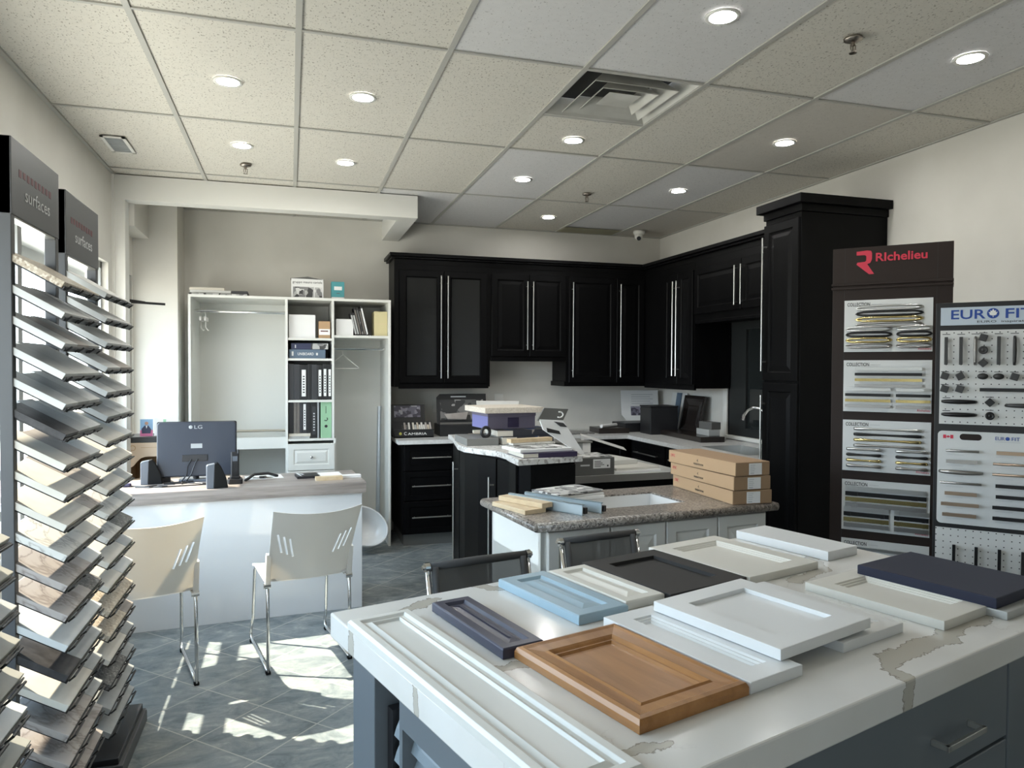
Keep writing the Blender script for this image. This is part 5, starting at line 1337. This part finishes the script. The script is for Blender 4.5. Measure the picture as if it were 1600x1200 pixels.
def pull(par, x0, x1, z, kind, mm, name='handle', y=0):
    L = x1-x0; p = lambda a, c, zz=0: (x0+L*a, y-c, z+zz)
    if kind == 'arch':
        bb = MB().tube([p(0,.003), p(.03,.010,.004), p(.12,.016,.008), p(.5,.017,.009), p(.88,.016,.008), p(.97,.010,.004), p(1,.003), p(.97,.010,-.004), p(.88,.016,-.008), p(.5,.017,-.009), p(.12,.016,-.008), p(.03,.010,-.004)], .0047, 8, True)
    elif kind == 'flat':
        bb = MB().box(x0, x1, y-.020, y-.013, z-.0065, z+.0065).box(x0+.012, x0+.024, y-.014, y, z-.005, z+.005).box(x1-.024, x1-.012, y-.014, y, z-.005, z+.005)
    elif kind == 'bone':
        bb = MB().tube([p(0,.013), p(.05,.017), p(.3,.018), p(.5,.018), p(.7,.018), p(.95,.017), p(1,.013)], [.007,.008,.0052,.0045,.0052,.008,.007], 8).cyl(p(.07,0), p(.07,.016), .004, 8).cyl(p(.93,0), p(.93,.016), .004, 8)
    elif kind == 'bow':
        bb = MB().tube([p(0,.002), p(.06,.012), p(.25,.018), p(.5,.020), p(.75,.018), p(.94,.012), p(1,.002)], [.006,.007,.0085,.009,.0085,.007,.006], 8)
    elif kind == 'wide':
        bb = MB().box(x0, x1, y-.012, y-.004, z-.0095, z+.0095).box(x0+L*.08, x0+L*.16, y-.016, y-.004, z-.0098, z+.0098).box(x0+L*.82, x0+L*.90, y-.016, y-.004, z-.0098, z+.0098)
    else:
        bb = MB().cyl(p(0,.018), p(1,.018), .0045, 8).cyl(p(.1,0), p(.1,.018), .004, 8).cyl(p(.9,0), p(.9,.018), .004, 8)
    return bb.build(name, M[mm], par, smooth=kind in ('arch', 'bone', 'bow', 'bar'))
def display_panel(z0, z1, kind):
    dm = MB().box(.054, .424, -.004, .0, z0, z1); dm.cur = 1
    dm.box(.172, .214, -.0046, -.004, z1-.023, z1-.019)
    if z1-z0 > .1:
        for k in range(8): dm.box(.22, .245, -.0046, -.004, z1-.056-k*.0265, z1-.053-k*.0265)
    d = dm.build('sample_panel', [M['board_white'], M['print_grey']], t)
    text('COLLECTION', .098, M['print_black'], d, (.066, -.0045, z1-.028), UP, height=.017, bold=.012)
    text('RIchelieu', .052, M['print_red'], d, (.366, -.0045, z0+.008), UP, height=.010)
    cols = ('steel', 'black_metal', 'gold', 'nickel')
    if z1-z0 < .1: return
    for k in range(4):
        x0, x1 = (.105, .385) if kind != 'wide' else (.070, .410)
        pull(d, x0, x1, z1-.040-k*.0265, kind, cols[k], y=-.004)
    for k in range(4):
        a = (.064, .258) if kind not in ('bone',) else (.075, .220)
        b_ = (.280, .420) if kind not in ('bone',) else (.285, .410)
        pull(d, a[0], a[1], z1-.138-k*.0265, kind, cols[k], y=-.004); pull(d, b_[0], b_[1], z1-.138-k*.0265, kind, cols[k], y=-.004)
for z0, z1, kd in ((1.583, 1.829, 'arch'), (1.298, 1.543, 'flat'), (1.013, 1.257, 'bone'), (.727, .970, 'wide'), (.44, .685, 'flat')):
    display_panel(z0, z1, kd)

t = thing('hardware_display', 'black framed pegboard tower of knobs and pulls at the right edge of the photo', 'display stand', (2.427, 2.249, 0), DA)
EW = .46
MB().box(0, EW, 0, .07, 0, 1.76).build('tower_frame', M['board_black'], t, bev=.002)
MB().box(.016, EW-.016, -.003, 0, 1.672, 1.741).build('sign_panel', base('pale_blue_sign', (.50, .57, .64), .3), t)
# EURO | leaf roundel | FIT
text('EUR', .113, M['print_blue'], t, (.047, -.0035, 1.696), UP, height=.036, bold=.015)
MB().lathe([(.0195, 0), (.0195, .001)], 28, M=T(.187, -.003, 1.7145) @ Rx(90)).build('roundel', M['print_blue'], t)
leaf = [(0,.017),(.004,.009),(.009,.011),(.008,.004),(.015,.005),(.011,-.001),(.012,-.004),(.006,-.008),(.001,-.008),(.001,-.015),(-.001,-.015),(-.001,-.008),(-.006,-.008),(-.012,-.004),(-.011,-.001),(-.015,.005),(-.008,.004),(-.009,.011),(-.004,.009)]
MB().prism(leaf, 0, .0006, T(.187, -.0042, 1.7145) @ Rx(90)).build('leaf_mark', M['label_white'], t)
text('FIT', .088, M['print_blue'], t, (.222, -.0035, 1.696), UP, height=.036, bold=.015)
text('EURO  inspiration. FIT for you', .300, M['print_black'], t, (.135, -.0035, 1.680), UP, height=.011)
pm = MB().box(.016, EW-.016, -.004, 0, 1.288, 1.652); pm.cur = 1
for x, z in ((.036,1.637),(.085,1.637),(.132,1.637),(.157,1.641),(.206,1.637),(.256,1.637),(.033,1.492),(.084,1.492),(.157,1.492),(.207,1.492),(.257,1.492),(.033,1.442),(.083,1.442),(.040,1.390),(.040,1.340),(.181,1.396),(.181,1.346)): pm.box(x-.013, x+.013, -.0046, -.004, z-.0013, z+.0013)
pb = pm.build('pegboard_panel', [M['pegboard'], M['print_black']], t)
def knob(par, x, z, shape, mm='pewter', y=-.004):
    if shape == 'square': bb = MB().box(-.013, .013, -.024, -.010, -.013, .013, T(x, y, z) @ Ry(18 if int(x*1000) % 2 else -28)).cyl((x, y, z), (x, y-.012, z), .006, 8)
    elif shape == 'diamond': bb = MB().box(-.0125, .0125, -.024, -.010, -.0125, .0125, T(x, y, z) @ Ry(45)).cyl((x, y, z), (x, y-.012, z), .006, 8)
    elif shape == 'oval': bb = MB().lathe([(.004, 0), (.004, .010), (.011, .015), (.012, .02), (.004, .025)], 16, M=T(x, y, z) @ Matrix.Scale(1.5, 4, (1,0,0)) @ Rx(90))
    else: bb = MB().lathe([(.006, 0), (.006, .010), (.0155, .015), (.0155, .02), (.010, .022), (.009, .018), (.004, .024)], 18, M=T(x, y, z) @ Rx(90))
    bb.build('knob', M[mm], par, bev=.002 if shape in ('square', 'diamond') else 0, smooth=shape not in ('square', 'diamond'))
def vpull(par, x, z0, z1, mm='pewter', r_=.006, y=-.004, bow=False):
    h_ = z1-z0
    if bow: bb = MB().tube([(x, y-.002, z0), (x, y-.012, z0+.1*h_), (x, y-.02, z0+.5*h_), (x, y-.012, z1-.1*h_), (x, y-.002, z1)], [r_*.8, r_, r_*1.15, r_, r_*.8], 8)
    else: bb = MB().box(x-r_, x+r_, y-.026, y-.016, z0, z1).box(x-r_*.8, x+r_*.8, y-.017, y, z0+.008, z0+.018).box(x-r_*.8, x+r_*.8, y-.017, y, z1-.018, z1-.008)
    bb.build('handle', M[mm], par, bev=.0015)
for x, bw in ((.036, False), (.085, False), (.132, True), (.206, False), (.256, True), (.306, False), (.356, True), (.406, False)): vpull(pb, x, 1.519, 1.626, bow=bw, mm='nickel' if x == .132 else 'pewter')
for x, z, sh in ((.157, 1.622, 'square'), (.157, 1.575, 'round'), (.157, 1.526, 'diamond'), (.033, 1.475, 'square'), (.084, 1.475, 'square'), (.157, 1.475, 'oval'), (.207, 1.475, 'oval'), (.257, 1.474, 'square'), (.307, 1.474, 'oval'), (.357, 1.474, 'square'), (.033, 1.425, 'square'), (.083, 1.425, 'square'), (.181, 1.376, 'diamond'), (.182, 1.325, 'round')): knob(pb, x, z, sh, 'black_metal' if z < 1.40 else 'pewter')
pull(pb, .148, .42, 1.424, 'flat', 'black_metal', y=-.004)
pull(pb, .027, .137, 1.376, 'bow', 'black_metal', y=-.004); pull(pb, .027, .137, 1.326, 'bow', 'black_metal', y=-.004)
pull(pb, .232, .42, 1.366, 'bow', 'pewter', y=-.004)
b2m = MB().prism([(x+EW/2, z+1.080) for x, z in rrect(EW-.026, .362, .016)], 0, .004, Rx(90)); b2m.cur = 1
for k in range(7): b2m.box(.045, .10, -.0046, -.004, 1.168-k*.0415, 1.170-k*.0415).box(.205, .26, -.0046, -.004, 1.168-k*.0415, 1.170-k*.0415)
b2 = b2m.build('sample_board', [M['board_white'], M['print_grey']], t)
MB().prism([(x+.122, z+1.240) for x, z in rrect(.072, .024, .0118)], .0042, .0048, Rx(90)).build('hand_hole', M['board_brown'], b2)
MB().box(.031, .041, -.005, -.004, 1.232, 1.246).box(.055, .065, -.005, -.004, 1.232, 1.246).prism([(.041,1.239),(.048,1.244),(.055,1.239),(.048,1.234)], .004, .005, Rx(90)).build('flag_print', M['print_red'], b2)
text('EUR', .030, M['print_blue'], b2, (.200, -.0047, 1.233), UP, height=.013)
MB().lathe([(.007, 0), (.007, .0006)], 18, M=T(.240, -.0041, 1.2395) @ Rx(90)).build('roundel', M['print_blue'], b2)
text('FIT', .026, M['print_blue'], b2, (.251, -.0047, 1.233), UP, height=.013)
MB().box(.200, .280, -.0046, -.004, 1.225, 1.228).build('small_caption', M['print_grey'], b2)
for x0, x1, z, kd, mm in ((.041,.150,1.186,'bar','nickel'),(.042,.145,1.145,'flat','nickel'),(.021,.160,1.103,'bow','nickel'),(.024,.159,1.061,'bar','nickel'),(.039,.145,1.020,'flat','bronze'),(.027,.152,.978,'flat','bronze'),(.032,.144,.937,'flat','bronze'),
    (.205,.40,1.186,'flat','bronze'),(.195,.41,1.144,'bar','bronze'),(.193,.41,1.104,'bar','bronze'),(.204,.40,1.061,'flat','black_metal'),(.205,.40,1.020,'flat','black_metal'),(.195,.41,.979,'flat','black_metal'),(.196,.41,.938,'flat','black_metal')): pull(b2, x0, x1, z, kd, mm, y=-.004)
p3 = MB().box(.010, EW-.012, -.004, 0, .40, .882).build('pegboard_panel', M['pegboard'], t)
for x in (.073, .146, .220, .293, .366, .420): vpull(p3, x, .66, .822, 'black_metal', .0055)
